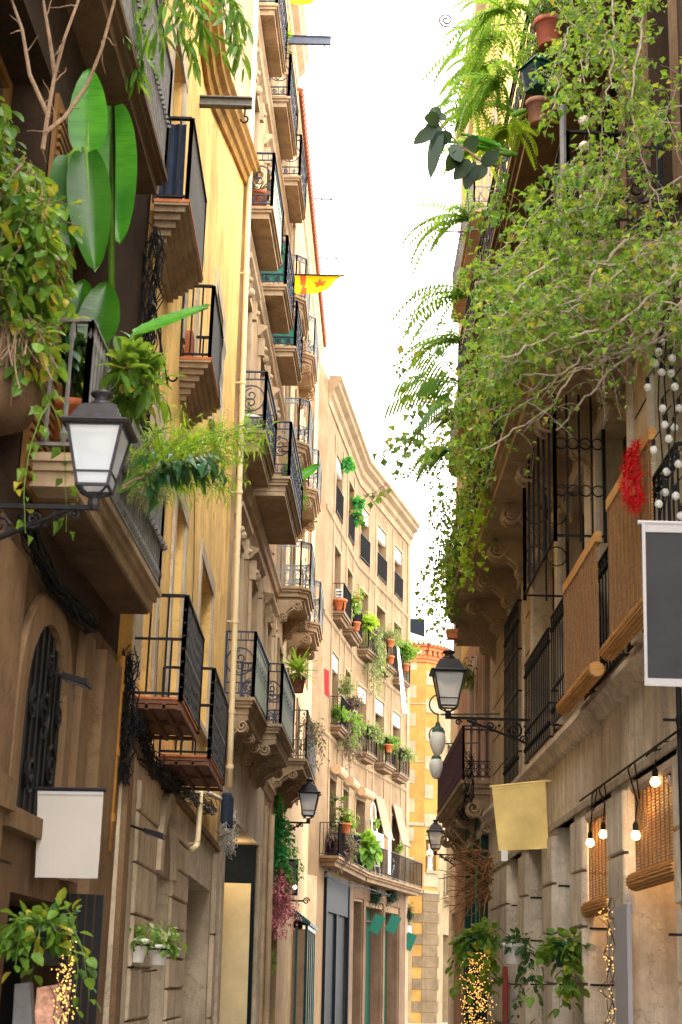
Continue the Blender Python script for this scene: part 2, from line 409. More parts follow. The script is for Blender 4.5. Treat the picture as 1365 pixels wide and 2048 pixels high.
def rail(mb, p, q, h, style='bars', sp=.11, lean=V((0,0,1)), r=.009, posts=True):
    """a run of railing from base point p to base point q"""
    p, q = V(p), V(q); L = (q-p).length
    if L < .05: return
    t = (q-p)/L; up = lean; n = max(1, round(L/sp)); sp = L/n
    at = lambda s, z: p+t*s+up*z
    mb.bar(at(0,h), at(L,h), .045, .02)
    mb.bar(at(0,.06), at(L,.06), .025, .02)
    if posts:
        for s in (0, L): mb.bar(at(s,0), at(s,h), .035)
    if style == 'bars':
        for i in range(n+1): mb.bar(at(sp*i,.06), at(sp*i,h), r*2)
    elif style == 'baluster':
        for i in range(n+1):
            s = sp*i; mb.tube([at(s,.06), at(s,.12), at(s,.16), at(s,.3), at(s,h*.6), at(s,h-.14), at(s,h-.1), at(s,h)], [.012,.03,.014,.016,.012,.014,.024,.012], 6)
    elif style == 'scroll':
        mb.bar(at(0,h-.13), at(L,h-.13), .022, .02); mb.bar(at(0,.22), at(L,.22), .022, .02)
        k = max(1, round(L/.36)); w = L/k
        for i in range(n+1): mb.bar(at(sp*i,.06), at(sp*i,.22), r*1.6); mb.bar(at(sp*i,h-.13), at(sp*i,h), r*1.6)
        for i in range(k):
            c = at(w*(i+.5), .22+(h-.35)*.5); R = min(w*.47, (h-.35)*.40)
            mb.tube(arc(c, t, up, R, 0, 2*PI, 16), r*1.5, 4)
            mb.tube(spiral(c+up*R*.25, t, up, R*.55, 1.4, PI/2), r*1.3, 4); mb.tube(spiral(c-up*R*.35, -t, up, R*.5, 1.4, -PI/2), r*1.3, 4)
            for sg in (-1, 1):
                mb.tube(spiral(at(w*(i+.5)+sg*w*.2, .14), t*sg, up, .05, 1.3, PI), r*1.2, 4)
                mb.tube([c+t*sg*R*.9-up*R*.5, c+t*sg*w*.45-up*(h-.35)*.45], r*1.2, 4)
        for s in (0, L): mb.bar(at(s,0), at(s,h), .05)
    elif style == 'lattice':
        for z in (h*.36, h*.88): mb.bar(at(0,z), at(L,z), .022, .018)
        for i in range(n+1):
            mb.bar(at(sp*i,.06), at(sp*i,h), r*1.8)
            if i % 1 == 0: mb.ball(at(sp*i, h*.62), .02, 5, 1, 1.6)
        for zz0, zz1 in ((.06, h*.36), (h*.88, h)):
            d = zz1-zz0; m = max(1, round(L/d*1.6))
            for i in range(m):
                a, b = L*i/m, L*(i+1)/m
                mb.bar(at(a,zz0), at(b,zz1), .016); mb.bar(at(a,zz1), at(b,zz0), .016)
    elif style == 'twist':
        for i in range(n+1):
            s = sp*i; m = 14; ph = random.random()*.014
            mb.tube([at(s+(.012 if j%2 else -.012), .06+ph*4+(h-.12)*j/m) for j in range(m+1)], .015, 4)
        mb.bar(at(0,h*.5), at(L,h*.5), .02)
    elif style == 'rings':
        for i in range(n+1): mb.bar(at(sp*i,0), at(sp*i,h), r*2.2)
        for z in (h*.32, h*.62):
            for i in range(n): mb.tube(arc(at(sp*(i+.5), z), t, up, sp*.46, 0, 2*PI, 12), r*.9, 4)

def volute(mb, W, a, w, proj, z, h):
    """scrolled console under a balcony slab, its side curling from wall to slab edge"""
    pts = []
    for i in range(13):
        u = i/12; pts.append((proj*u, -h*(1-u)**1.7*(1-.18*math.sin(PI*u*1.0))))
    vs, k = [], len(pts)
    for aa in (a-w/2, a+w/2):
        for n, d in pts: vs.append(W.P(aa, n, z+d))
        vs.append(W.P(aa, 0, z))
    fs = [tuple(range(k+1)), tuple(reversed(range(k+1, 2*k+2)))]
    for i in range(k-1): fs.append((i, k+1+i, k+2+i, i+1))
    mb.add(vs, fs)
    x, y = W.n, V((0,0,1))
    for aa in (a-w/2-.012, a+w/2+.012):
        mb.tube(spiral(W.P(aa, proj*.72, z-h*.2), x, y, h*.19, 1.7, PI), h*.04, 5)
        mb.tube(spiral(W.P(aa, proj*.22, z-h*.62), -x, y, h*.16, 1.5, 0), h*.035, 5)
    for aa in (a-w/2-.012, a+w/2+.012): mb.tube([W.P(aa, proj*u, z-h*.12-h*.8*(1-u)**1.7) for u in (.1,.25,.45,.62)], h*.03, 4)

def balcony(W, a0, a1, proj, z, parent, style='bars', h=.95, mat='slab_stone', rmat='iron_blue', layers=((0,.07),(.05,.06),(.11,.08)), corbels=0, ch=.45, sp=.11, chamfer=0, front=None, inset=.05):
    """slab with stepped mouldings under it; its railing is a sub-part"""
    mb = MB(); zz = z
    def outline(i): 
        if chamfer: return [(a0+i,0), (a0+i,proj-chamfer-i*.4), (a0+chamfer+i*.4,proj-i), (a1-chamfer-i*.4,proj-i), (a1-i,proj-chamfer-i*.4), (a1-i,0)]
        return [(a0+i,0), (a0+i,proj-i), (a1-i,proj-i), (a1-i,0)]
    for ins, t in layers:
        o = outline(ins); k = len(o)
        vs = [W.P(a, n, zz-t) for a, n in o]+[W.P(a, n, zz) for a, n in o]
        mb.add(vs, [tuple(range(k)), tuple(range(k, 2*k))]+[(i, (i+1)%k, k+(i+1)%k, k+i) for i in range(k)])
        zz -= t
    s = mb.build('balcony', mat, parent)
    r = MB(); o = outline(inset)
    for i in range(len(o)-1):
        st = (front if front and i == len(o)//2-1 else style)
        rail(r, W.P(o[i][0], o[i][1], z), W.P(o[i+1][0], o[i+1][1], z), h, st, sp)
    r.build('railing', rmat, s)
    if corbels:
        for i in range(corbels):
            c = MB(); a = a0+.15+(a1-a0-.3)*(i/(corbels-1) if corbels > 1 else .5); volute(c, W, a, .16, proj*.85, zz, ch); c.build('bracket', mat, s)
    return s

# ------------------------------------------------------------------ foliage
def leaf(mb, p, d, up, L, w, bend=.25, fold=.25, seg=2):
    d = V(d).normalized(); up = V(up); s = d.cross(up)
    s = s.normalized() if s.length > 1e-4 else d.orthogonal().normalized()
    u = s.cross(d)
    if seg <= 2:
        m = p+d*L*.42+u*L*bend*.15
        mb.add([p, m+s*w/2+u*w*fold, p+d*L*.95-u*L*bend, m-s*w/2+u*w*fold, m], [(0,1,4), (1,2,4), (2,3,4), (3,0,4)]); return
    prof = [max(.03, math.sin(PI*min(1, (i/seg)**.85*.98+.02)))**.55 for i in range(seg+1)]
    vs, fs = [], []
    for i in range(seg+1):
        x = i/seg; c = p+d*L*x*(1-.15*x*bend)-u*L*bend*x*x; k = w/2*prof[i]
        vs += [c+s*k+u*k*fold, c, c-s*k+u*k*fold]
    for i in range(seg):
        fs += [(3*i, 3*i+1, 3*i+4, 3*i+3), (3*i+1, 3*i+2, 3*i+5, 3*i+4)]
    mb.add(vs, fs)
def rv(k=1): return V((random.uniform(-k,k), random.uniform(-k,k), random.uniform(-k,k)))
def path(p, d, L, n, wander=.3, grav=0.0):
    p, d = V(p), V(d).normalized(); out = [p.copy()]
    for i in range(n):
        d = (d+rv(wander)+V((0,0,-grav))).normalized(); p = p+d*(L/n); out.append(p.copy())
    return out
def sprout(st, lf, pts, r, L, w, every=1, n=2, spread=1.0, droop=.3, petiole=.3, fold=.25, bend=.25, seg=2, tip=True, start=1):
    st.tube(pts, r, 4, .4, False)
    for i in range(start, len(pts), every):
        t = (pts[i]-pts[i-1]).normalized()
        for k in range(n):
            o = rv(); o -= t*o.dot(t)
            if o.length < .05: continue
            d = (t*.35+o.normalized()*spread+V((0,0,-droop))).normalized(); sc = random.uniform(.45, 1.35)
            q = pts[i]+(pts[i-1]-pts[i])*random.random(); b = q+d*L*petiole*sc
            leaf(lf, b, d, V((0,0,1))+rv(.4), L*sc, w*sc, bend*random.uniform(.4,1.6), fold, seg)
def bush(name, label, cat, c, R, mat, n=30, L=.1, w=.05, stem='twig', up=.6, group=None, sub=6, spread=1.0, droop=.2, hang=0, seg=2, nl=2, flat=1.0):
    o = thing(name, label, cat, c, group); st, lf = MB(), MB(); c = V(c)
    for i in range(n):
        d = V((random.gauss(0,1), random.gauss(0,1), random.gauss(0,.8)+up)); d.normalize()
        d = V((d.x*R[0]/max(R), d.y*R[1]/max(R), d.z*R[2]/max(R)))
        Ln = max(R)*random.uniform(.5, 1.05)*max(.35, d.length)
        sprout(st, lf, path(c+rv(.04), d, Ln, sub, .25, hang), .006, L, w, 1, nl, spread, droop, seg=seg)
    if st.v: st.build('stem', stem, o)
    lf.build('leaves', mat, o); return o
def hanging(name, label, cat, pts, mat, L=.07, w=.05, n=6, length=(.5,1.4), stem='twig', group=None, side=.12, nl=2, step=.06, out=(0,0,0)):
    """trailing plant: strands hang from each point"""
    o = thing(name, label, cat, pts[0], group); st, lf = MB(), MB()
    for p in pts:
        for i in range(n):
            Ln = random.uniform(*length); d = V(out)+rv(.5)+V((0,0,-.4))
            sprout(st, lf, path(V(p)+rv(side), d, Ln, max(4, int(Ln/step)), .18, .22), .004, L, w, 1, nl, 1.0, .35)
    st.build('stem', stem, o); lf.build('leaves', mat, o); return o
def frond(st, lf, p, d, L, n, lw, ll, grav=.08, sweep=.6, stem_r=.006):
    """pinnate leaf: leaflets in two rows along an arching midrib"""
    pts = path(p, d, L, n, .03, grav); st.tube(pts, stem_r, 4, .3, False)
    for i in range(1, n+1):
        t = (pts[i]-pts[i-1]).normalized(); s = t.cross(V((0,0,1)))
        s = s.normalized() if s.length > .05 else t.orthogonal().normalized()
        k = ll*math.sin(PI*(.12+.85*i/(n+1)))**.7
        for sg in (-1, 1): leaf(lf, pts[i], s*sg+t*sweep+V((0,0,-.25)), V((0,0,1)), k, lw*1.35, .2, .15)
def fern(name, label, c, n, L, mat='leaf_fern', spread=(1,1,.5), ll=.1, group=None, bias=(0,0,0), grav=.09):
    o = thing(name, label, 'fern', c, group); st, lf = MB(), MB()
    for i in range(n):
        d = V((random.gauss(0,spread[0]), random.gauss(0,spread[1]), random.uniform(.1,1)*spread[2]))+V(bias)
        frond(st, lf, V(c)+rv(.03), d, L*random.uniform(.6,1.1), 16, ll*.26, ll, grav*random.uniform(.7,1.5))
    st.build('stem', 'green_stem', o); lf.build('fronds', mat, o); return o
def yucca(name, label, c, n, L, w, mat='leaf_yucca', group=None, stem=.0):
    o = thing(name, label, 'plant', c, group); lf = MB(); c = V(c)
    if stem:
        st = MB(); st.tube([c, c+V((0,0,stem))], .03, 7, .8); st.build('trunk', 'twig', o, True); c = c+V((0,0,stem))
    for i in range(n):
        a = random.uniform(0, 2*PI); e = random.uniform(-.4, 1.35); d = V((math.cos(a)*math.cos(e), math.sin(a)*math.cos(e), math.sin(e)))
        leaf(lf, c, d, V((0,0,1)), L*random.uniform(.6,1.1), w, .35*random.uniform(.3,1.3), .2, 5)
    lf.build('leaves', mat, o); return o
def pot(name, label, c, r, h, mat='terracotta', group=None, square=False):
    """flower pot with rim and soil, standing on its base point c"""
    o = thing(name, label, 'plant pot', c, group); b = MB()
    b.lathe(c, [(r*.68,0), (r*.72,h*.02), (r*.95,h*.8), (r*1.06,h*.8), (r*1.08,h*.98), (r*1.0,h), (r*.92,h*.97), (r*.88,h*.88)], 18)
    b.build('body', mat, o, True)
    s = MB(); s.lathe(V(c)+V((0,0,h*.885)), [(r*.87,0), (r*.5,.012)], 14); s.build('soil', 'soil', o); return o

# ================================================================== THE STREET
g = MB(); g.quad((-300,-60,0), (300,-60,0), (300,600,0), (-300,600,0)); g.build('ground', 'paving', kind='structure')
L1 = Wall((-2.05, 3), (-1.75, 12.2), 1)
L2 = Wall((-1.62, 12.2), (-1.62, 22.9), 1, .012)
L3 = Wall((-1.62, 22.9), (-1.21, 32.0), 1, .0146)
L4 = Wall((-1.21, 32.0), (-.63, 47.5), 1, .012)
LB = Wall((-.35, 48.5), (.85, 56.0), 1, .010)
LC = Wall((.85, 56.0), (3.2, 64.5), 1, .010)
R1 = Wall((2.64, 2), (2.64, 26), -1, .004)
R2 = Wall((2.72, 26), (2.72, 34.5), -1, .006)
S = lambda W, px, py, off=0: W.hit(px, py, off)[0]
Zz = lambda W, px, py, off=0: W.hit(px, py, off)[1]

# ---------------------------------------------------------------- left, nearest: brown stone house
b1 = thing('stone_house', 'dark brown stone house at the left edge with an arched grille window', 'building', (-4, 7.5, 0))
zf = 4.0
ops = [(6.25, 8.75, 0, 2.05, .5), (4.1, 5.5, 4.25, 6.9, .3), (6.3, 7.6, 4.25, 6.9, .3), (6.3, 7.6, 7.8, 10.4, .3)]
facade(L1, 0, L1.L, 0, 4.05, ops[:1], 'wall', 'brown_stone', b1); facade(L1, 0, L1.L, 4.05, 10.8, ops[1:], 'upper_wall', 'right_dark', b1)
# arched head of the grille window
a0, a1, zc = 6.0, 7.2, 3.1
mb = MB(); n = 14; cx, rr = (a0+a1)/2, (a1-a0)/2
for i in range(n):
    t0, t1 = PI-PI*i/n, PI-PI*(i+1)/n
    for nn, r0, r1 in ((.03, rr, rr+.2),):
        mb.hexa([L1.P(cx+r0*math.cos(t0), .003, zc+r0*math.sin(t0)), L1.P(cx+r0*math.cos(t1), .003, zc+r0*math.sin(t1)), L1.P(cx+r0*math.cos(t1), .05, zc+r0*math.sin(t1)), L1.P(cx+r0*math.cos(t0), .05, zc+r0*math.sin(t0)),
                 L1.P(cx+r1*math.cos(t0), .003, zc+r1*math.sin(t0)), L1.P(cx+r1*math.cos(t1), .003, zc+r1*math.sin(t1)), L1.P(cx+r1*math.cos(t1), .05, zc+r1*math.sin(t1)), L1.P(cx+r1*math.cos(t0), .05, zc+r1*math.sin(t0))])
L1.box(mb, a0-.2, a0, .003, .05, 2.5, zc); L1.box(mb, a1, a1+.2, .003, .05, 2.5, zc); L1.box(mb, a0-.25, a1+.25, .003, .08, 2.38, 2.5)
mb.build('arch_surround', 'brown_stone_light', b1)
mb = MB(); vs = [L1.P(cx+rr*math.cos(PI*i/16), .004, zc+rr*math.sin(PI*i/16)) for i in range(17)]
vs += [L1.P(a0,.004,2.5), L1.P(a1,.004,2.5)]; mb.add(vs, [tuple(range(19))]); w = mb.build('fanlight', 'dark', b1)
mb = MB()
for i in range(1, 8): mb.tube([L1.P(a0+(a1-a0)*i/8, .02, 2.52), L1.P(a0+(a1-a0)*i/8, .02, zc+rr*math.sin(math.acos(max(-1,min(1,(i/4-1)))))-.02)], .009, 5)
for x, z, r_ in ((.3,2.75,.13), (.75,2.85,.15), (.5,3.15,.16), (.85,3.2,.1), (.22,3.15,.1), (.55,3.45,.1)): mb.tube(spiral(L1.P(a0+x*(a1-a0),.03,z), L1.d, V((0,0,1)), r_, 1.7, x*9), .014, 5)
mb.build('grille', 'iron', w)
# stone dressing: pilaster, string course, base blocks, joints
mb = MB()
boxes(L1, 'pilaster', 'brown_stone_light', b1, [(7.6,7.95,.003,.06,2.2,3.9), (8.25,9.2,.003,.09,0,3.9), (4.3,5.6,.003,.08,0,2.45), (4.7,5.75,.003,.05,2.62,3.9)]); L1.box(mb, 4.2, 5.7, .003, .12, 2.45, 2.62); mb.build('string_course', 'brown_stone_light', b1)
boxes(L1, 'joint', 'dark', b1, [(a,b,-.01,.004,z,z+.012) for z, a, b in ((2.2, 5.6, 6.2), (1.75, 5.6, 6.2), (3.5, 5.75, 9.2))]+[(5.86,5.93,-.01,.006,2.75,3.05)])
for a, b, c, e in ((4.1, 5.5, 4.25, 6.9), (6.3, 7.6, 4.25, 6.9), (6.3, 7.6, 7.8, 10.4)):
    french(L1, a, b, c, e, b1, .28, 'shutter_wood', 'glass_dark', 2, 3)
for a in (5.5,):     # louvred shutters folded open against the wall
    mb = MB(); L1.box(mb, a, a+.62, .01, .035, 4.3, 6.85)
    for k in range(42): L1.box(mb, a+.05, a+.57, .035, .055, 4.36+k*.058, 4.36+k*.058+.03)
    mb.build('shutter', 'shutter_wood', b1)
mb = MB(); L1.box(mb, 3.2, 4.0, .003, .02, 4.3, 7.5); mb.build('plaster_panel', 'yellow_dark', b1)
mb = MB(); mb.quad(L1.P(6.25,-.45,0), L1.P(8.75,-.45,0), L1.P(8.75,-.45,2.05), L1.P(6.25,-.45,2.05)); d = mb.build('doorway', 'dark', b1)
# two balconies
pn = atZ(150, 893, 4.27); s0, nn = L1.sn(pn)
B1z = 4.52
bal = balcony(L1, 5.6, 8.95, .36, B1z, b1, 'baluster', .85, 'slab_stone', 'iron_grey', ((0,.05),(.03,.05),(.06,.09)), 0, sp=.10, inset=.03)
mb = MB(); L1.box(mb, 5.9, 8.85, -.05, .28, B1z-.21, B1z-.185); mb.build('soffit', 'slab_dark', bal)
mb = MB()
for i in range(46):
    a = 5.8+3.1*i/45; mb.tube([L1.P(a-.012*math.cos(i), .345, B1z+.34), L1.P(a+.035, .36+.012*(i%2), B1z+.36)], .022, 6)
mb.build('rail_rope', 'iron_grey', bal)
B2z = 7.75
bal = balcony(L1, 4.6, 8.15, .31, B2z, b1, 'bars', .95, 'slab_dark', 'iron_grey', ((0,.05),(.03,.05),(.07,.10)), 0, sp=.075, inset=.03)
mb = MB()
for i in range(50):
    a = 4.65+3.45*i/49; mb.tube([L1.P(a, .275, B2z+.42), L1.P(a+.035, .295, B2z+.44)], .02, 6)
mb.build('rail_rope', 'iron_grey', bal)

# ---------------------------------------------------------------- yellow house
b2 = thing('yellow_house', 'yellow plastered house with a curved gable and four small balconies', 'building', (-4, 17.5, 0))
gab = [(400,-60), (401,0), (405,60), (412,110), (425,160), (445,210), (465,260), (480,300), (493,335), (498,350)]
G = [L2.hit(*p) for p in gab]
zl = min(q[1] for q in G)-.05
win = [(.5, 1.45, 3.95, 6.25), (2.75, 3.75, 3.95, 6.25), (5.9, 7.7, 4.55, 6.45), (.5, 1.45, 8.0, 10.2), (2.75, 3.75, 7.9, 10.1), (6.3, 7.6, 8.4, 10.2)]
low = [(S(L2,308,1800), S(L2,337,1800), 0, 2.55, .45), (S(L2,372,1850), S(L2,418,1850), 0, 2.75, .5), (S(L2,262,1800), S(L2,280,1800), 0, 2.65, .3)]
zs = 3.35
facade(L2, 0, L2.L, 0, zs, low, 'ground_floor_wall', 'tan_stone', b2)
facade(L2, 0, L2.L, zs, zl, win, 'wall', 'yellow', b2)
mb = MB()
for i in range(len(G)-1):
    (p0, z0), (p1, z1) = G[i], G[i+1]
    mb.hexa([L2.P(p0,-.5,zl), L2.P(p1,-.5,zl), L2.P(p1,0,zl), L2.P(p0,0,zl), L2.P(p0,-.5,z0), L2.P(p1,-.5,z1), L2.P(p1,0,z1), L2.P(p0,0,z0)])
L2.box(mb, 0, G[0][0], -.5, 0, zl, 14); mb.build('gable', 'yellow', b2)
mb = MB()      # curved cornice following the gable
prof = [(0,-.30), (.05,-.30), (.07,-.22), (.11,-.20), (.13,-.13), (.19,-.09), (.20,-.04), (.24,0), (.24,.03), (0,.03)]
ring = []
for i, (p, z) in enumerate(G):
    q0, q1 = G[max(0,i-1)], G[min(len(G)-1,i+1)]; t = V((q1[0]-q0[0], q1[1]-q0[1])).normalized(); m = V((-t.y, t.x))
    if m.y < 0: m = -m
    if abs(t.x) < .25: m = V((1,0)) if m.x > 0 else V((-1,0))
    ring.append([L2.P(p+m.x*c*1.2, n_, z+m.y*c*1.2) for n_, c in prof])
k = len(prof); vs = [v for r_ in ring for v in r_]
mb.add(vs, [(i*k+j, (i+1)*k+j, (i+1)*k+(j+1)%k, i*k+(j+1)%k) for i in range(len(ring)-1) for j in range(k)]+[tuple(range(k)), tuple(range((len(ring)-1)*k, len(ring)*k))])
mb.build('cornice', 'yellow_dark', b2)
for i, (a, b, c, e) in enumerate(win):
    french(L2, a, b, c, e, b2, .25, 'dark_wood', 'glass_dark', 2, 3)
    surround(L2, a, b, c, e, b2, .2, .03, 'tan_stone', i in (2, 5))
mb = MB(); L2.box(mb, 0, .35, .003, .03, 3.4, 6.4); mb.build('corner_strip', 'tan_stone', b2)
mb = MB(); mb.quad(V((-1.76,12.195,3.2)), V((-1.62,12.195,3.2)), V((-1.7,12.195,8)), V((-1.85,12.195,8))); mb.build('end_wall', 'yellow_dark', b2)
def stepped(W, a0, a1, pj, z, h, n=6):
    """slab with a red tile edge and a corbelled underside of long ribs"""
    lay = [(0,.03), (.03,.05)]+[(.03+pj*.14*i, .055) for i in range(1, n)]
    return balcony(W, a0, a1, pj, z, b2, 'bars', h, 'slab_stone', 'iron', tuple(lay), 0, sp=.1, inset=.02)
for nm, (px0, py0), (px1, py1), z in (('A', (383,404), (401,560), 8.0), ('B', (424,719), (439,815), 7.62)):
    p0, p1 = atZ(px0, py0, z), atZ(px1, py1, z); s0, n0 = L2.sn(p0); s1, n1 = L2.sn(p1); pj = max(.25, (n0+n1)/2)
    bal = stepped(L2, s0, s1, pj, z, .82)
    mb = MB(); L2.box(mb, s0-.005, s1+.005, 0, pj+.008, z-.004, z+.022); mb.build('tile_edge', 'terracotta', bal)
    mb = MB(); L2.box(mb, s0+.06, s1-.02, pj-.012, pj-.004, z+.05, z+.82); mb.build('screen', 'panel_dark', bal)
    if nm == 'A':
        mb = MB()
        for i in range(6):
            x0, x1 = .03+.035*i, .03+.035*(i+1); yy = [.02*(i%2), .02*((i+1)%2)]
            mb.quad(L2.P(s0+.07+yy[0], x0, z+.03), L2.P(s0+.07+yy[1], x1, z+.03), L2.P(s0+.07+yy[1], x1, z+.8), L2.P(s0+.07+yy[0], x0, z+.8))
        tag(mb.build('tarpaulin', 'tarp_blue'), 'dark blue tarpaulin tied inside the end of the upper slatted balcony of the yellow house', 'tarpaulin')
    else:
        mb = MB(); pr = [(i/8, random.uniform(-.02,.02)) for i in range(9)]
        for i in range(8):
            mb.quad(L2.P(s1-.3, pj+.02+pr[i][1], z+.9-.95*pr[i][0]), L2.P(s1-.02+.04*math.sin(i), pj+.03+pr[i][1], z+.9-.95*pr[i][0]), L2.P(s1-.02+.04*math.sin(i+1), pj+.03+pr[i+1][1], z+.9-.95*pr[i+1][0]), L2.P(s1-.3, pj+.02+pr[i+1][1], z+.9-.95*pr[i+1][0]))
        tag(mb.build('hanging_cloth', 'cloth'), 'beige cloth hung over the railing end of the smaller ribbed balcony', 'cloth')
        mb = MB(); L2.box(mb, s0+.25, s0+.5, .02, .1, z+.03, z+.42); tag(mb.build('clay_roof_tile', 'terracotta'), 'curved terracotta piece standing on the ribbed balcony of the yellow house', 'clay tile')
for (px0, py0), (px1, py1), z, pl in (((359,1399), (395,1468), 3.70, 1), ((427,1518), (438,1571), 3.58, 2)):
    p0, p1 = atZ(px0, py0, z), atZ(px1, py1, z); s0, n0 = L2.sn(p0); s1, n1 = L2.sn(p1); pj = (n0+n1)/2; s0 = max(.02, s0)
    mb = MB()       # iron frame with tiles laid between its bars
    for n_ in (0, pj*.33, pj*.66, pj-.02): L2.box(mb, s0, s1, n_, n_+.025, z-.07, z-.02)
    for a in (s0, (s0+s1)/2-.02, s1-.04): L2.box(mb, a, a+.04, .026, pj-.021, z-.062, z-.03)
    bal = mb.build('balcony', 'rust', b2)
    mb = MB(); L2.box(mb, s0+.005, s1-.005, .005, pj-.005, z-.019, z+.012); mb.build('floor_tile', 'terracotta_dark', bal)
    mb = MB(); L2.box(mb, s0-.01, s1+.01, -.005, pj+.01, z+.013, z+.03); mb.build('tile_edge', 'terracotta', bal)
    r = MB(); rail(r, L2.P(s0,.0,z), L2.P(s0,pj,z), .86, 'bars', .14, r=.008); rail(r, L2.P(s1,pj,z), L2.P(s1,0,z), .86, 'bars', .14)
    rail(r, L2.P(s0,pj,z), L2.P(s1,pj,z), .86, 'twist', .07); r.bar(L2.P(s0,0,z+.5), L2.P(s0,pj,z+.5), .018)
    r.build('railing', 'iron', bal)
# stone jambs with joints round the ground floor doors
def blocks(W, a0, a1, z0, z1, hh, out, mat, parent, gap=.018, name='pilaster'):
    mb = MB(); z = z0
    while z < z1-.05:
        e = min(z1, z+hh); o = out*random.uniform(.85,1.15)
        p = [(a0,0,z), (a1,0,z), (a1,o-.008,z), (a0,o-.008,z), (a0,0,e-gap), (a1,0,e-gap), (a1,o-.008,e-gap), (a0,o-.008,e-gap)]
        mb.hexa([W.P(*q) for q in p])
        mb.hexa([W.P(a0+.012,o-.008,z+.012), W.P(a1-.012,o-.008,z+.012), W.P(a1-.012,o,z+.012), W.P(a0+.012,o,z+.012), W.P(a0+.012,o-.008,e-gap-.012), W.P(a1-.012,o-.008,e-gap-.012), W.P(a1-.012,o,e-gap-.012), W.P(a0+.012,o,e-gap-.012)])
        z = e
    return mb.build(name, mat, parent)
blocks(L2, S(L2,338,1800)+.02, S(L2,370,1800)-.02, 0, 3.1, .3, .035, 'tan_stone', b2)
blocks(L2, .95, S(L2,306,1800)-.03, 0, 3.2, .42, .03, 'tan_stone', b2)
blocks(L2, S(L2,420,1850)+.05, L2.L-.1, 0, 3.3, 1.1, .06, 'tan_stone', b2)
mb = MB(); L2.box(mb, .0, .3, .003, .045, 0, 3.34); L2.box(mb, -.0, L2.L, .003, .05, 3.36, 3.44); mb.build('corner_stone', 'brown_stone_light', b2)
a, b = low[0][:2]; mb = MB(); cx, rr = (a+b)/2, (b-a)/2
for i in range(10):
    t0, t1 = PI-PI*i/10, PI-PI*(i+1)/10
    for r0, r1 in ((rr, rr+.22),):
        q = lambda r_, t, n_: L2.P(cx+r_*math.cos(t), n_, 2.55+r_*.9*math.sin(t))
        mb.hexa([q(r0,t0,.004), q(r0,t1,.004), q(r0,t1,.07), q(r0,t0,.07), q(r1,t0,.004), q(r1,t1,.004), q(r1,t1,.07), q(r1,t0,.07)])
mb.build('arch_surround', 'tan_stone', b2)
mb = MB(); mb.add([L2.P(cx+rr*math.cos(PI*i/12), .003, 2.55+rr*.9*math.sin(PI*i/12)) for i in range(13)], [tuple(range(13))]); mb.build('fanlight', 'right_reveal', b2)
for (a, b, c, e, d), m in zip(low, ('dark_wood', 'slab_dark', 'red_paint')):
    mb = MB(); mb.quad(L2.P(a,-d+.02,c), L2.P(b,-d+.02,c), L2.P(b,-d+.02,e), L2.P(a,-d+.02,e)); mb.build('door', m, b2)

# ---------------------------------------------------------------- ornate house
b3 = thing('ornate_house', 'tall beige house with scroll iron balconies beyond the cream drainpipe', 'building', (-4.5, 27, 0))
ROWS = [(5.65, [((512,1394),(534,1447)), ((563,1447),(589,1500))]), (9.95, [((531,860),(552,942)), ((581.5,952),(604,1060))]),
        (13.9, [((547,412),(565,526)), ((573,568),(588,652)), ((592,692),(605,757))]), (18.2, [((558,6),(572,140)), ((581,192),(594,306)), ((603,351),(611,434))])]
ops3 = []
for z, bs in ROWS:
    for (p, q) in bs:
        s0, s1 = L3.sn(atZ(*p, z))[0], L3.sn(atZ(*q, z))[0]; m = (s0+s1)/2; ops3.append((m-.55, m+.55, z+.02, z+2.75))
for m in (7.3,): ops3 += [(m-.5, m+.5, 5.7, 8.4), (m-.5, m+.5, 10, 12.7)]
shop3 = (.55, 6.5, 0, 4.0, 1.0)
facade(L3, 0, L3.L, 0, 22.3, [shop3]+ops3+[(7.5, 8.6, 0, 3.6, .5)], 'wall', 'ornate', b3)
mb = MB(); mb.quad(V((-6,22.89,8)), V((-1.635,22.89,8)), V((-1.81,22.89,22.3)), V((-6,22.89,22.3))); mb.build('party_wall', 'party', b3)
for o in ops3:
    a, b, c, e = o[:4]; w = french(L3, a, b, c, e, b3, .26, 'ornate_trim', 'glass_dark', 2, 4)
    surround(L3, a, b, c, e, b3, .16, .05, 'ornate_trim', False)
    mb = MB(); L3.mould(mb, a-.3, b+.3, [(.003,e+.22), (.05,e+.24), (.09,e+.3), (.16,e+.36), (.17,e+.42), (.003,e+.46)])
    for x in (a-.18, b+.06): L3.box(mb, x, x+.12, .003, .12, e-.12, e+.22); mb.ball(L3.P(x+.06, .13, e+.02), .05, 7)
    mb.ball(L3.P((a+b)/2, .06, e+.1), .09, 8); mb.build('lintel', 'ornate_trim', b3)
mb = MB()
for z in (5.2, 9.5, 13.5, 17.8): L3.mould(mb, 0, L3.L, [(.003,z-.12), (.06,z-.1), (.08,z), (.12,z+.05), (.12,z+.1), (.003,z+.12)])
mb.build('string_course', 'ornate_trim', b3)
mb = MB(); L3.mould(mb, -.1, L3.L+.05, [(0,21.2), (.06,21.25), (.08,21.6), (.18,21.7), (.20,22.0), (.34,22.15), (.36,22.35), (.42,22.45), (.42,22.6), (0,22.62)])
for i in range(22): L3.box(mb, .1+i*.41, .25+i*.41, .06, .17, 21.32, 21.6)
mb.build('cornice', 'ornate_trim', b3)
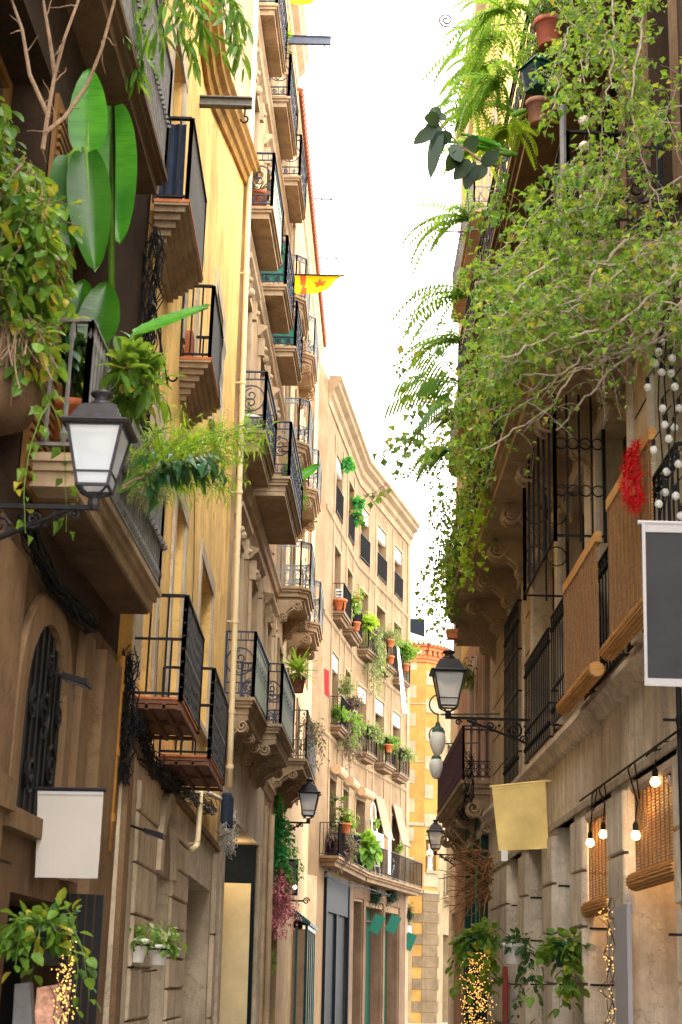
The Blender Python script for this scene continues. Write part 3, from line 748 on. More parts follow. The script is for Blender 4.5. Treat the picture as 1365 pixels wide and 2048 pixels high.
for ri, (z, bs) in enumerate(ROWS):
    for bi, (p, q) in enumerate(bs):
        s0, n0 = L3.sn(atZ(*p, z)); s1, n1 = L3.sn(atZ(*q, z)); pj = (n0+n1)/2
        if bi == 0 and ri < 3: s0 = max(.1, s0)
        bal = balcony(L3, s0, s1, pj, z, b3, 'scroll', 1.0, 'slab_stone', 'iron_blue', ((0,.05),(.03,.05),(.05,.05),(.09,.10),(.10,.08)) if ri < 2 else ((0,.05),(.03,.05),(.07,.10)), 3 if ri == 0 else 0, .5, .1, inset=.03)
        if (ri, bi) in ((0,0), (0,1)):
            mb = MB(); L3.box(mb, s0+.15, s1-.2, pj-.022, pj-.014, z+.08, z+.92); mb.build('privacy_screen', 'net_green', bal)
        elif (ri, bi) == (2,0):
            mb = MB(); L3.box(mb, s0+.15, s1-.2, pj-.022, pj-.014, z+.08, z+.8); mb.build('privacy_screen', 'net_green', bal)
        elif (ri, bi) in ((2,1), (2,2)):
            mb = MB(); L3.box(mb, s0+.05, s0+.06, .05, pj-.05, z+.08, z+.55+.3*(bi==1)); mb.build('privacy_screen', 'green_screen', bal)
# ground floor shop: deep recess with a blank lit panel on its far jamb
boxes(L3, 'shop_surround', 'tan_stone', b3, [(.2,.55,.003,.07,0,4.0), (6.5,7.1,.003,.06,0,4.0), (.2,7.1,.003,.05,4.0,5.05)])
mb = MB(); L3.box(mb, .6, 6.4, -.95, -.9, 0, 3.98); mb.build('shop_back', 'dark', b3)
mb = MB(); L3.box(mb, 6.38, 6.48, -.88, -.012, 0, 3.98); mb.build('shop_frame', 'shop_frame', b3)
mb = MB(); L3.box(mb, 6.33, 6.375, -.89, -.08, .1, 3.3); tag(mb.build('poster_panel', 'poster'), 'tall blank beige and ochre poster panel in the recessed shop entrance', 'poster')
o = thing('downlight', 'small lit downlight in the soffit of the recessed shop entrance', 'downlight', L3.P(5.6,-.45,3.95)); mb = MB(); mb.lathe(L3.P(5.6,-.45,3.93), [(.06,0),(.06,.04)], 12); mb.build('lens', 'lamp_white', o)
ld = bpy.data.lights.new('downlight_lamp', 'POINT'); ld.energy = 28; ld.color = (1, .8, .5); ld.shadow_soft_size = .1; lo_ = bpy.data.objects.new('downlight_lamp', ld); COL.objects.link(lo_); lo_.location = L3.P(5.5,-.45,3.6)
mb = MB(); L3.box(mb, 7.5, 8.6, -.45, -.4, 0, 3.55); mb.build('shop_back', 'dark', b3)
mb = MB()
for a in (7.2, 8.8): mb = MB(); mb.tube([L3.P(a, .07, .2*i) for i in range(25)], .06, 8); mb.build('pilaster', 'ornate_trim', b3)

# ---------------------------------------------------------------- house with lattice balconies
b4 = thing('lattice_balcony_house', 'cream house with rounded lattice railing balconies under a red tile eave', 'building', (-3.5, 40, 0))
rows4 = [(16.5, .42), (13.0, .58), (9.7, .70), (6.0, .72)]
bays4 = [(.2, 2.3), (3.5, 5.6)]
ops4 = []
for z, _ in rows4:
    for a, b in bays4+[(7.5, 9.5), (11, 13)]: ops4.append(((a+b)/2-.5, (a+b)/2+.5, z+.02, z+2.5))
facade(L4, 0, L4.L, 0, 21.6, ops4+[(1.0, 3.2, 0, 3.3, .4), (9.4, 13.5, 0, 3.4, .5)], 'wall', 'ornate', b4)
for o in ops4:
    french(L4, *o[:4], b4, .24, 'ornate_trim', 'glass_dark', 2, 3); surround(L4, *o[:4], b4, .15, .04, 'cream_trim', False)
for ri, (z, pj) in enumerate(rows4):
    for bi, (a, b) in enumerate(bays4 if ri < 3 else [(.0, 4.2)]):
        pp = pj+(.06 if bi else 0)
        if ri < 3: balcony(L4, a, b, pp, z, b4, 'lattice', 1.0, 'slab_stone', 'iron_lattice', ((0,.06),(.04,.06),(.08,.1),(.14,.08)), 2, .6, .13, chamfer=.22, inset=.03)
        else:
            bal = balcony(L4, a, b, pp, z, b4, 'baluster', 1.0, 'slab_stone', 'iron_grey', ((0,.06),(.04,.06),(.08,.1)), 3, .5, .16, inset=.03)
            mb = MB(); L4.box(mb, a+.1, b-.1, pp-.012, pp-.004, z+.06, z+1.0); mb.build('privacy_screen', 'panel_dark', bal)
mb = MB(); L4.mould(mb, -.05, L4.L, [(0,20.9), (.05,20.95), (.07,21.3), (.13,21.4), (.14,21.6), (0,21.62)]); mb.build('cornice', 'ornate_trim', b4)
mb = MB()
for i in range(72):
    a = .1+i*.213; p = L4.P(a, .24, 21.66); q = L4.P(a, -2.2, 22.5)
    mb.tube([p, q], .095, 7)
L4.box(mb, 0, L4.L, -2.2, .16, 21.63, 21.66); mb.build('roof', 'roof_tile', b4)
mb = MB(); mb.quad(L4.P(1.0,-.35,0), L4.P(3.2,-.35,0), L4.P(3.2,-.35,3.3), L4.P(1,-.35,3.3)); mb.build('door', 'shop_green', b4)
mb = MB()    # glazed teal bay of the shop
a0, a1 = 9.2, 13.6
L4.mould(mb, a0-.1, a1+.1, [(.003,3.15), (.42,3.0), (.44,3.08), (.003,3.4)])
for a in (a0, a0+1.1, a0+2.2, a0+3.3, a1-.07): L4.box(mb, a, a+.07, .30, .37, 0, 3.0)
for n_ in (.05, .3): L4.box(mb, a0, a0+.06, n_, n_+.06, 0, 3.0)
L4.box(mb, a0, a1, .30, .37, 2.9, 3.0); s = mb.build('shop_bay', 'shop_teal', b4)
mb = MB(); L4.box(mb, a0+.02, a1, .0, .33, 0, 2.9); mb.build('pane', 'party', s)

# ---------------------------------------------------------------- cream house closing the bend
b5 = thing('cream_house', 'tall cream house on the bend with five bays of little balconies', 'building', (-2, 56, 0))
top = [(671,683), (696,706), (720,737), (754,771), (788,803)]
rowsy = {'top': [(671,1000,683,1025), (696,1055,706,1075), (720,1105,737,1122), (754,1145,771,1160), (788,1180,803,1195)]}
bays = []
for i, (x0, y0, x1, y1) in enumerate(rowsy['top']):
    W = LB if i < 2 else LC; bays.append((W, S(W,x0,y0), S(W,x1,y1)))
zr = [16.9, 13.4, 9.6, 5.35]
facB = [(a, b, z+.02, z+h) for W, a, b in bays if W is LB for z, h in zip(zr, (2.1, 2.35, 2.5, 2.6))]
facC = [(a, b, z+.02, z+h) for W, a, b in bays if W is LC for z, h in zip(zr, (2.1, 2.35, 2.5, 2.6))]
gB = [(S(LB,648,1850), S(LB,694,1850), 0, 4.75, .08)]
gC = [(.1, S(LC,724,1900), 0, 4.4, .35), (S(LC,729,1900), S(LC,764,1900), 0, 4.3, .45), (S(LC,768,1900), S(LC,796,1900), 0, 4.25, .45)]
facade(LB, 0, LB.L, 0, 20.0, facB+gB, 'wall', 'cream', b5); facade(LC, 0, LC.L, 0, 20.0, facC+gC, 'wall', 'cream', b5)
LA = Wall((-.80, 47.2), (-.35, 48.5), 1, .012)
mb = MB(); mb.quad(V((-4,47.6,0)), V((-.72,47.6,0)), V((-.72-.22,47.6,23.6)), V((-4,47.6,23.6))); mb.quad(V((-.72,47.6,0)), LB.P(0,0,0), LB.P(0,0,20.9), V((-.94,47.6,20.9)))
mb.quad(V((-.94,47.6,20.9)), LB.P(0,0,20.9), LB.P(.1,-.95,23.4), V((-.94,47.6,23.4)))
mb.build('party_wall', 'cream', b5)
mb = MB()
cp = [(0,19.7), (.05,19.72), (.06,20.0), (.16,20.1), (.18,20.3), (.34,20.42), (.36,20.55), (.44,20.62), (.44,20.75), (0,20.78)]
k = len(cp)
rings = [[LB.P(-.02,n_,z+.35) for n_, z in cp], [((LB.P(LB.L,n_,z)+LC.P(0,n_,z))/2) for n_, z in cp], [LC.P(LC.L+.05,n_,z) for n_, z in cp]]
mb.add([v for r_ in rings for v in r_], [(i*k+j, i*k+(j+1)%k, (i+1)*k+(j+1)%k, (i+1)*k+j) for i in range(2) for j in range(k)]+[tuple(range(k)), tuple(range(2*k,3*k))])
mb.build('cornice', 'cream_trim', b5)
mb = MB(); LB.box(mb, .1, LB.L, -.9, -.75, 20.0, 22.6); LC.box(mb, 0, LC.L-.6, -.9, -.75, 20.0, 21.8); mb.build('parapet', 'party', b5)
mb = MB(); LB.box(mb, .05, LB.L, -.95, -.70, 22.6, 22.68); LC.box(mb, 0, LC.L-.55, -.95, -.70, 21.8, 21.88); mb.build('roof', 'roof_tile', b5)
mb = MB()
for z in (16.55, 13.0, 9.25):
    for W in (LB, LC): W.mould(mb, 0, W.L, [(.003,z-.1), (.05,z-.06), (.07,z+.04), (.003,z+.08)])
mb.build('string_course', 'cream_trim', b5)
mb = MB()
for W, a, b in bays: boxes(W, 'pilaster', 'cream_trim', b5, [(x, x+.16, .003, .03, 5.4, 19.6) for x in (a-.30, b+.14) if 0 < x < W.L-.2])
boxes(LC, 'pilaster', 'cream_trim', b5, [(LC.L-.5, LC.L-.02, .003, .05, 0, 19.7)])
for i, (W, a, b) in enumerate(bays):
    for j, (z, h) in enumerate(zip(zr, (2.1, 2.35, 2.5, 2.6))):
        french(W, a, b, z+.02, z+h, b5, .3, 'dark_wood' if j else 'ornate_trim', 'glass_dark', 2, 3, 'white_paint' if j in (0,2) and i != 1 else None, .5)
        surround(W, a, b, z+.02, z+h, b5, .1, .03, 'cream_trim', False)
        if j == 0:
            r = MB(); rail(r, W.P(a-.02,.05,z), W.P(b+.02,.05,z), .95, 'bars', .09, r=.011); g = r.build('railing', 'iron', b5)
            if i == 2: 
                mb = MB(); W.box(mb, a, b, .03, .04, z+.05, z+.9); mb.build('privacy_screen', 'green_screen', g)
inner = [(664,1213), (685,1252), (711,1290), (750,1325), (783,1354)]
outer = [((683,1213),(699,1238)), ((705,1254),(720,1275)), ((729.5,1289.5),(743,1304)), ((770,1322),(780,1336)), ((802,1354),(817,1367))]
BAL5 = {}
for i, (W, a, b) in enumerate(bays):
    s0 = W.hit(*inner[i])[0]; s1 = W.sn(atZ(*outer[i][1], 13.4))[0]; pj = W.sn(atZ(*outer[i][0], 13.4))[1]
    s0 = max(.05, min(s0, a-.05)); s1 = max(b+.1, min(s1, b+.5)); pj = max(.4, min(pj, .75)); BAL5[i] = (W, s0, s1, pj)
    for z in (13.4, 9.6):
        balcony(W, s0, s1, pj, z, b5, 'bars', .95, 'cream_rose', 'iron', ((0,.07),(.05,.07),(.12,.12)), 0, sp=.11, inset=.03)
for W, a, b in ((LB, .25, LB.L+.02), (LC, .03, LC.L+.05)):
    balcony(W, a, b, .62, 5.35, b5, 'bars', 1.0, 'cream_rose', 'iron', ((0,.08),(.06,.08),(.14,.14)), 0, sp=.11, inset=.03)
# shopfronts
mb = MB(); a, b = gB[0][:2]; LB.box(mb, a-.14, a+.12, .01, .1, 0, 4.95); LB.box(mb, b-.1, b+.1, .01, .1, 0, 4.75); LB.box(mb, a+.12, b-.1, .01, .06, 3.75, 4.9); LB.box(mb, (a+b)/2-.12, (a+b)/2+.12, -.05, .05, 0, 3.75)
f = mb.build('shopfront', 'shop_frame', b5)
mb = MB(); LB.box(mb, a+.1, b-.1, -.06, -.04, .0, 4.3); mb.build('pane', 'shop_blue', f)
for a, b, c, e, d in gC:
    mb = MB(); LC.box(mb, a, b, -d-.03, -d+.01, 0, e); dd = mb.build('door', 'shop_green', b5)
    mb = MB(); LC.box(mb, a, a+.09, -d+.02, -d+.1, 0, e-.02); LC.box(mb, a+.1, b, -d+.02, -d+.1, e-.5, e-.42); mb.build('frame', 'dark_wood', dd)
    mb = MB(); LC.box(mb, b-.02, b-.004, -d+.02, -.02, 0, e); mb.build('jamb', 'shop_pier', b5)
boxes(LC, 'shop_pier', 'shop_pier', b5, [(gC[i][1]+.03, gC[i+1][0]-.03, .003, .05, 0, 4.5) for i in (0,1)]+[(gC[2][1]+.05, LC.L-.5, .003, .05, 0, 4.5)])
mb = MB(); LC.box(mb, .05, LC.L-.5, .003, .055, 4.5, 5.0); LB.box(mb, gB[0][1]+.12, LB.L, .003, .055, 0, 5.0); mb.build('shop_fascia', 'shop_pier', b5)
mb = MB(); mb.quad(V((-.715,47.59,0)), LB.P(0,-.001,0)-V((0,.01,0)), LB.P(0,-.001,4.7)-V((0,.01,0)), V((-.77,47.59,4.7))); mb.build('end_pier', 'rose', b5)

# ---------------------------------------------------------------- ochre house with the statue niche
b6 = thing('ochre_corner_house', 'ochre corner house with pale quoins and a statue niche at the end of the street', 'building', (6, 76, 0))
YB = 72
BF = Wall((2.2, YB), (4.25, YB), 1)
BF.n = V((0,-1,0)); BF.L = 2.05
cor = [(4.25, YB), (4.95, YB+.55)]
BC = Wall(*cor, 1); BC.n = V((.618,-.786,0)).normalized()
BR = Wall((4.95, YB+.55), (7.6, YB+11.5), 1)
for W, nm in ((BF, 1), (BC, 2), (BR, 3)):
    ops = []
    if W is BC: ops = [(.12, .77, 6.6, 8.2, .32)]
    if W is BR: ops = [(2.0, 3.6, 5.7, 8.2, .3), (1.6, 3.6, 0, 3.9, .6), (2.0, 3.6, 10.2, 12.8, .3), (6, 7.5, 5.7, 8.2, .3)]
    facade(W, 0, W.L, 0, 16.6, ops, 'wall', 'ochre' if W is not BR else 'old_render', b6, 2.0 if W is not BC else .4)
for o in [(2.0, 3.6, 5.7, 8.2, .3), (2.0, 3.6, 10.2, 12.8, .3), (6, 7.5, 5.7, 8.2, .3)]:
    french(BR, *o[:4], b6, .28); surround(BR, *o[:4], b6, .14, .04, 'quoin', True)
balcony(BR, 1.6, 4.0, .5, 5.6, b6, 'bars', 1.0, 'slab_stone', 'iron', ((0,.07),(.05,.1)), 0, sp=.13)
mb = MB(); BR.box(mb, 1.6, 3.6, -.58, -.5, 0, 3.9); mb.build('door', 'door_black', b6)
mb = MB()         # alternating quoins up the chamfered corner, stone below
z, i = 5.9, 0
while z < 16.0:
    wl = .55 if i % 2 else .18
    if i % 2: BF.box(mb, BF.L-1.15, BF.L-.45, .003, .02, z, z+.62)
    if not (6.2 < z+.3 < 8.6): 
        if i % 2 == 0: BC.box(mb, .0, .5 if i % 4 else .86, .004, .03, z, z+.62)
    z += .66; i += 1
BF.box(mb, .0, .42, .003, .03, 0, 16.2); mb.build('quoin', 'quoin', b6)
mb = MB()
z, i = 0, 0
while z < 5.4:
    BC.box(mb, -.02, .88, .003, .035, z, z+.46)
    if i % 2: BF.box(mb, BF.L-.42, BF.L, .003, .03, z, z+.46); BR.box(mb, 0, .4, .003, .03, z, z+.46)
    z += .48; i += 1
mb.build('base_stone', 'old_stone', b6)
mb = MB(); BF.box(mb, .44, BF.L-.45, .003, .015, 0, 5.0); mb.build('lower_render', 'old_render', b6)
mb = MB(); BF.box(mb, BF.L-.95, BF.L-.05, .03, .05, 4.7, 5.5); mb.build('ochre_stone', 'ochre', b6)
mb = MB()
for z in (5.6, 8.6): BF.box(mb, .43, BF.L, .003, .05, z, z+.14); BC.box(mb, 0, BC.L, .036, .06, z, z+.14)
for z in (11.5, 14.2): BF.box(mb, .43, BF.L, .003, .03, z, z+.05)
mb.build('string_course', 'quoin', b6)
mb = MB()
BC.box(mb, .12, .77, -.3, .1, 6.5, 6.62); 
mb.add([BC.P(.445+.325*math.cos(PI*i/10), -.02, 8.0+.3*math.sin(PI*i/10)) for i in range(11)], [tuple(range(11))]); mb.build('niche', 'quoin', b6)
mb = MB(); c = BC.P(.445, -.1, 6.62)
mb.lathe(c, [(.15,0), (.15,.08), (.11,.1), (.14,.2), (.12,.5), (.14,.75), (.15,.88), (.06,.97), (.045,1.0), (.075,1.05), (.085,1.12), (.07,1.2), (.02,1.24)], 12)
mb.tube([c+V((.1,-.08,.85)), c+V((.12,-.16,.65)), c+V((.0,-.2,.72))], .04, 7); mb.tube([c+V((-.12,-.04,.85)), c+V((-.15,-.12,.65)), c+V((-.04,-.18,.75))], .04, 7); mb.ball(c+V((.05,-.17,.8)), .06, 8)
tag(mb.build('statue', 'statue', None, True), 'small pale robed statue standing in the corner niche of the ochre house', 'statue')
mb = MB()         # brick cornice with dentils and the tiled eave
for W in (BF, BC, BR):
    for q, (n_, z0, z1) in enumerate(((.06,16.2,16.35), (.12,16.36,16.5), (.22,16.75,16.9), (.3,16.91,17.0))): W.box(mb, -.02, W.L+.02, -.1, n_, z0, z1)
    k = int(W.L/.3)
    for i in range(k+1): W.box(mb, i*.3, i*.3+.15, .0, .2, 16.51, 16.74)
mb.build('cornice', 'terracotta', b6)
mb = MB()
for W in (BF, BC, BR):
    for i in range(int(W.L/.22)+1): mb.tube([W.P(i*.22, .42, 17.06), W.P(i*.22, -1.6, 17.75)], .1, 7)
mb.build('roof', 'pale_column', b6)
mb = MB(); mb.hexa([V((x,y,z)) for z in (17.4,18.5) for x, y in ((3.35,YB+.9),(4.2,YB+.9),(4.2,YB+1.6),(3.35,YB+1.6))]); tag(mb.build('roof_tank', 'shop_frame'), 'small blue-grey box on the roof of the ochre corner house', 'tank')

# ---------------------------------------------------------------- right, nearest: stone house with blinds
r1 = thing('blind_house', 'brown stone house along the right side with roll blinds and an overgrown balcony', 'building', (5, 14, 0))
zl_, ze = 3.43, 4.3      # lintel line, ledge
low = [(S(R1,1150,1800), S(R1,1114,1800)), (S(R1,1093,1800), S(R1,1058,1800)), (S(R1,1043,1800), S(R1,1020,1800)), (S(R1,1226,1800), S(R1,1175,1800)), (S(R1,1362,1800), S(R1,1260,1800)), (5.0, 8.2)]
lops = [(min(a,b), max(a,b), 0, zl_, .55) for a, b in low]
up = [(16.26, 18.45, 4.55, 7.1), (13.97, 15.9, 4.55, 7.1), (11.5, 13.2, 4.55, 7.1), (9.2, 10.4, 4.55, 7.1), (19.6, 21.1, 4.4, 7.2), (6.4, 7.8, 4.55, 7.1)]
up2 = [(a+.1, b-.1, 7.75, 10.6) for a, b, c, e in up]
facade(R1, 0, R1.L, 0, zl_, lops, 'ground_floor_wall', 'right_block', r1)
facade(R1, 0, R1.L, zl_, ze, [], 'frieze', 'right_wall', r1)
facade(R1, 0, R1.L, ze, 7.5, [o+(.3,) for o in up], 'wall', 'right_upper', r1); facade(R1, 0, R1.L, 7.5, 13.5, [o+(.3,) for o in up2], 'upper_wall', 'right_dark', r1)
mb = MB(); R1.mould(mb, 0, R1.L+.03, [(.003,ze-.14), (.06,ze-.12), (.09,ze-.04), (.15,ze), (.15,ze+.06), (.003,ze+.09)]); mb.build('ledge', 'right_wall', r1)
mb = MB(); R1.box(mb, 0, R1.L, .003, .035, zl_-.02, zl_+.05); mb.build('lintel_band', 'right_reveal', r1)
edges = sorted([0]+[x for o in lops for x in o[:2]]+[R1.L])
for i in range(0, len(edges)-1, 2):
    if edges[i+1]-edges[i] > .1: blocks(R1, edges[i]+.01, edges[i+1]-.01, 0, zl_-.03, .56, .05, 'right_block', r1, .03)
for i, o in enumerate(lops):
    a, b, c, e, d = o
    mb = MB(); mb.quad(R1.P(a,-d+.01,c), R1.P(b,-d+.01,c), R1.P(b,-d+.01,e), R1.P(a,-d+.01,e)); mb.build('shop_back', 'slab_dark' if i > 2 else 'right_reveal', r1)
    if i < 4: boxes(R1, 'joint', 'dark', r1, [(b-.012,b-.002,-d+.02,-.02,z,z+.02) for z in (.55,1.1,1.65,2.2,2.75)])
for z in (4.95, 5.5, 6.05, 6.6, 7.15):
    xs = sorted([0]+[x for o in up+up2 if o[2] < z < o[3] for x in o[:2]]+[R1.L])
    boxes(R1, 'joint', 'dark', r1, [(xs[i]+.22 if i else xs[i], xs[i+1]-.22, -.01, .004, z, z+.022) for i in range(0, len(xs)-1, 2)])
for o in up+up2:
    french(R1, *o, r1, .27, 'dark_wood', 'glass_dark', 2, 3); surround(R1, *o, r1, .17, .04, 'right_block' if o[2] < 7 else 'slab_dark', False)  # upper surrounds coloured dark to go with the shade painted on that wall
def grille(W, a, b, z0, z1, out, parent, mids=(), name='window_grille'):
    mb = MB(); n = max(3, round((b-a)/.17))
    for z in (z0, z1)+tuple(mids): mb.bar(W.P(a,out,z), W.P(b,out,z), .035, .02)
    for i in range(n+1):
        x = a+(b-a)*i/n; mb.bar(W.P(x,out,z0), W.P(x,out,z1), .015)
        mb.ball(W.P(x,out,z0+(z1-z0)*.12), .024, 5, 1, 1.4); mb.ball(W.P(x,out,z0+(z1-z0)*.88), .024, 5, 1, 1.4)
        if i < n: mb.tube(arc(W.P(x+(b-a)/n/2, out, z1-.09), W.d, V((0,0,1)), .045, 0, 2*PI, 8), .007, 4)
    for x in (a, b):
        for z in (z0, z1)+tuple(mids): mb.bar(W.P(x,0,z), W.P(x,out,z), .025)
    return mb.build(name, 'iron', parent)
grille(R1, 16.2, 18.5, 4.45, 5.75, .12, r1, (4.85,)); grille(R1, 13.9, 15.95, 4.55, 5.82, .12, r1, (4.95,)); grille(R1, 19.5, 21.2, 4.35, 6.9, .1, r1, (4.75, 5.6, 6.2))
grille(R1, 11.45, 13.25, 4.45, 5.6, .12, r1); grille(R1, 9.1, 10.5, 4.45, 5.6, .12, r1)
# iron cage balcony standing out from the wall
n_ = .5
pa = R1.hit(1110, 828, n_); pb = R1.hit(1050, 875, n_); zb = R1.hit(1110, 1085, n_)[1]; zt = (pa[1]+pb[1])/2
mb = MB()
rail(mb, R1.P(pa[0],0,zb), R1.P(pa[0],n_,zb), zt-zb, 'rings', .12); rail(mb, R1.P(pa[0],n_,zb), R1.P(pb[0],n_,zb), zt-zb, 'bars', .42, r=.012); rail(mb, R1.P(pb[0],n_,zb), R1.P(pb[0],0,zb), zt-zb, 'rings', .2)
mb.build('iron_balcony', 'iron', r1)
# long overgrown balcony on consoles
SZ = 7.7
bal = balcony(R1, 9.9, 23.7, .85, SZ, r1, 'scroll', 1.05, 'slab_stone', 'iron', ((0,.07),(.05,.06),(.1,.1)), 9, .7, .2, inset=.04)
bal2 = balcony(R1, 8.8, 23.0, .75, 11.3, r1, 'scroll', 1.0, 'slab_dark', 'iron', ((0,.07),(.05,.06),(.1,.1)), 0, .7, .2, inset=.04)

# ---------------------------------------------------------------- right, beyond: narrow house with the purple balcony
r2 = thing('rose_house', 'rose plastered house beyond the stone house with a purple iron balcony', 'building', (5.5, 30, 0))
ops = [(.9, 2.2, 5.05, 7.6), (4, 5.3, 5.05, 7.6), (.9, 2.2, 8.9, 11.3), (4, 5.3, 8.9, 11.3), (.9, 2.2, 12.4, 14.6), (4, 5.3, 12.4, 14.6), (.9, 2.2, 16, 18), (4, 5.3, 16, 18)]
facade(R2, 0, R2.L, 0, 8.4, ops[:2]+[(1.2, 4.2, 0, 3.9, .5)], 'wall', 'rose', r2)
facade(R2, 0, R2.L, 8.4, 22, ops[2:], 'upper_wall', 'yellow', r2)
for i, o in enumerate(ops): french(R2, *o, r2, .2, 'teal_door' if i < 2 else 'dark_wood', 'teal_door' if i < 2 else 'glass_dark', 2, 2); surround(R2, *o, r2, .2, .04, 'pale_column', False)
mb = MB(); R2.box(mb, .05, .6, .003, .07, 0, 8.4); mb.build('pilaster', 'pale_column', r2)
mb = MB(); R2.mould(mb, 0, R2.L, [(0,21), (.1,21.1), (.12,21.4), (.3,21.6), (.32,21.9), (0,22)]); R2.box(mb, R2.L-.5, R2.L, .003, .12, 8.4, 21); mb.build('cornice', 'ornate_trim', r2)
for z in (12.3, 15.9): balcony(R2, .5, 5.8, .5, z, r2, 'lattice', 1.0, 'slab_stone', 'iron_grey', ((0,.07),(.05,.1)), 0, sp=.14)
PZ = 4.95; s0, n0 = R2.sn(atZ(914, 1567, PZ)); s1, n1 = R2.sn(atZ(872, 1640, PZ)); pj = max(.5, (n0+n1)/2)
bal = balcony(R2, .35, 6.6, pj, PZ, r2, 'baluster', .92, 'slab_stone', 'iron_purple', ((0,.06),(.05,.06),(.12,.1),(.18,.1)), 4, .75, .13, inset=.04)
mb = MB()      # cast scrollwork along the foot of the railing
for p, q in ((R2.P(.39,0,PZ), R2.P(.39,pj-.04,PZ)), (R2.P(.39,pj-.04,PZ), R2.P(6.56,pj-.04,PZ))):
    t = (q-p).normalized(); k = max(3, round((q-p).length/.13))
    for i in range(k):
        c = p+(q-p)*((i+.5)/k)
        for zz in (.12, .24): mb.tube(arc(c+V((0,0,zz)), t, V((0,0,1)), .05, 0, 2*PI, 8), .009, 4)
    mb.bar(p+V((0,0,.32)), q+V((0,0,.32)), .02); mb.bar(p+V((0,0,.86)), q+V((0,0,.86)), .03)
mb.build('scrollwork', 'iron_purple', bal)
balcony(R2, .5, 3.4, .5, 8.0, r2, 'bars', 1.0, 'slab_stone', 'iron', ((0,.05),(.05,.06)), 0, sp=.2)
mb = MB(); R2.box(mb, 1.2, 4.2, -.45, -.4, 0, 3.9); mb.build('shop_back', 'door_black', r2)
mb = MB(); 
for a in (1.1, 2.6, 4.1): R2.box(mb, a, a+.16, .003, .16, 0, 4.1)
R2.box(mb, 1.0, 4.4, .003, .14, 4.1, 4.5); mb.build('shopfront', 'shop_green', r2)
R3 = Wall((3.35, 34.5), (3.35, 44.5), -1)
r3 = thing('plain_house', 'plain tan house set back behind the purple balcony on the right', 'building', (6, 39.5, 0))
facade(R3, 0, R3.L, 0, 9, [(5.5, 7, 5, 7.2), (6, 9, 0, 3.5)], 'wall', 'tan_stone', r3); french(R3, 5.5, 7, 5, 7.2, r3)

# ================================================================== STREET LAMPS
def lamp(label, c, H, wallp, W, mirror=1, br=True, arm_z=None):
    """four-sided iron lantern standing on a scrolled wall bracket; c = foot of the lantern"""
    c = V(c); o = thing('street_lamp', label, 'street lamp', c, 'iron lanterns on wall brackets'); k = H/.9
    d, n = W.d, W.n
    def ringp(r, z): return [c+d*(r*a)*k+n*(r*b)*k+V((0,0,z*k)) for a, b in ((-1,-1),(1,-1),(1,1),(-1,1))]
    def loft(mb, secs):
        vs = [v for s in secs for v in ringp(*s)]; m = len(secs)
        mb.add(vs, [(i*4+j, i*4+(j+1)%4, (i+1)*4+(j+1)%4, (i+1)*4+j) for i in range(m-1) for j in range(4)]+[(3,2,1,0), tuple(range(4*m-4,4*m))])
    mb = MB(); loft(mb, [(.245,.555), (.26,.575), (.245,.59), (.20,.60), (.135,.735), (.10,.755)]); mb.build('hood', 'lamp_black', o)
    mb = MB(); mb.lathe(c, [(.10*k,.745*k), (.095*k,.78*k), (.06*k,.80*k), (.055*k,.83*k), (.085*k,.85*k), (.09*k,.865*k), (.05*k,.885*k), (.02*k,.90*k)], 14); mb.build('finial', 'lamp_black', o, True)
    lo, hi = ringp(.115,.10), ringp(.205,.56); mb = MB()
    for i in range(4):
        j = (i+1)%4; mb.bar(lo[i], hi[i], .022*k); mb.bar(lo[i], lo[j], .022*k); mb.bar(hi[i], hi[j], .026*k)
        m0, m1 = lo[i].lerp(hi[i], .22), lo[j].lerp(hi[j], .22); mb.bar(m0, m1, .014*k)
        mb.tube([lo[i], c+(lo[i]-c)*.75+V((0,0,-.0)), c+V((0,0,.02*k))], .010*k, 5)
    mb.lathe(c, [(.03*k,-.06*k), (.045*k,-.03*k), (.045*k,.01*k), (.02*k,.05*k)], 8); mb.build('frame', 'lamp_black', o)
    for i in range(4):
        j = (i+1)%4; mb = MB(); e = .97; cc = (lo[0]+lo[2])/2
        q = [cc+(lo[i]-cc)*e, cc+(lo[j]-cc)*e, V(((hi[0]+hi[2])/2))+(hi[j]-(hi[0]+hi[2])/2)*e, (hi[0]+hi[2])/2+(hi[i]-(hi[0]+hi[2])/2)*e]
        mb.quad(*q); mb.build('glass_pane', 'glass_lamp', o)
    mb = MB(); loft(mb, [(.17,.50), (.19,.54)]); mb.lathe(c, [(.05*k,.40*k), (.11*k,.46*k), (.13*k,.5*k)], 12); mb.build('reflector', 'white_paint', o)
    if br:
        L = (V(wallp)-c).dot(-n); a = c+V((0,0,-.05*k)); b = a-n*L
        mb = MB(); mb.bar(a+n*.04*k, b, .035*k); up = V((0,0,1))
        mb.tube([b+up*(-.36*k), b-up*.3*k+n*.12*L, b-up*.14*k+n*L*.5, b-up*.03*k+n*L*.78], .018*k, 5)
        mb.tube(spiral(b-up*.15*k+n*L*.22, n, up, .11*k, 1.8, PI/2), .013*k, 5); mb.tube(spiral(b-up*.10*k+n*L*.5, n, up, .075*k, 1.7, PI), .012*k, 5)
        mb.tube(spiral(b-up*.06*k+n*L*.70, n, up, .05*k, 1.5, 0), .011*k, 5); mb.tube(spiral(b-up*.27*k+n*L*.1, n, up, .06*k, 1.5, 0), .011*k, 5)
        for q in range(7): mb.ball(b-up*(.09+.03*(q%3))*k+n*L*(.1+.1*q), .02*k, 6)
        mb.bar(b+up*.06*k, b-up*.42*k, .05*k, .03*k); mb.tube(spiral(a-up*.06*k-n*.14*k, n, -up, .045*k, 1.4, PI), .011*k, 5)
        mb.build('bracket', 'iron', o)
    return o
def wallat(W, p): s, n = W.sn(p); return W.P(s, 0, p.z)
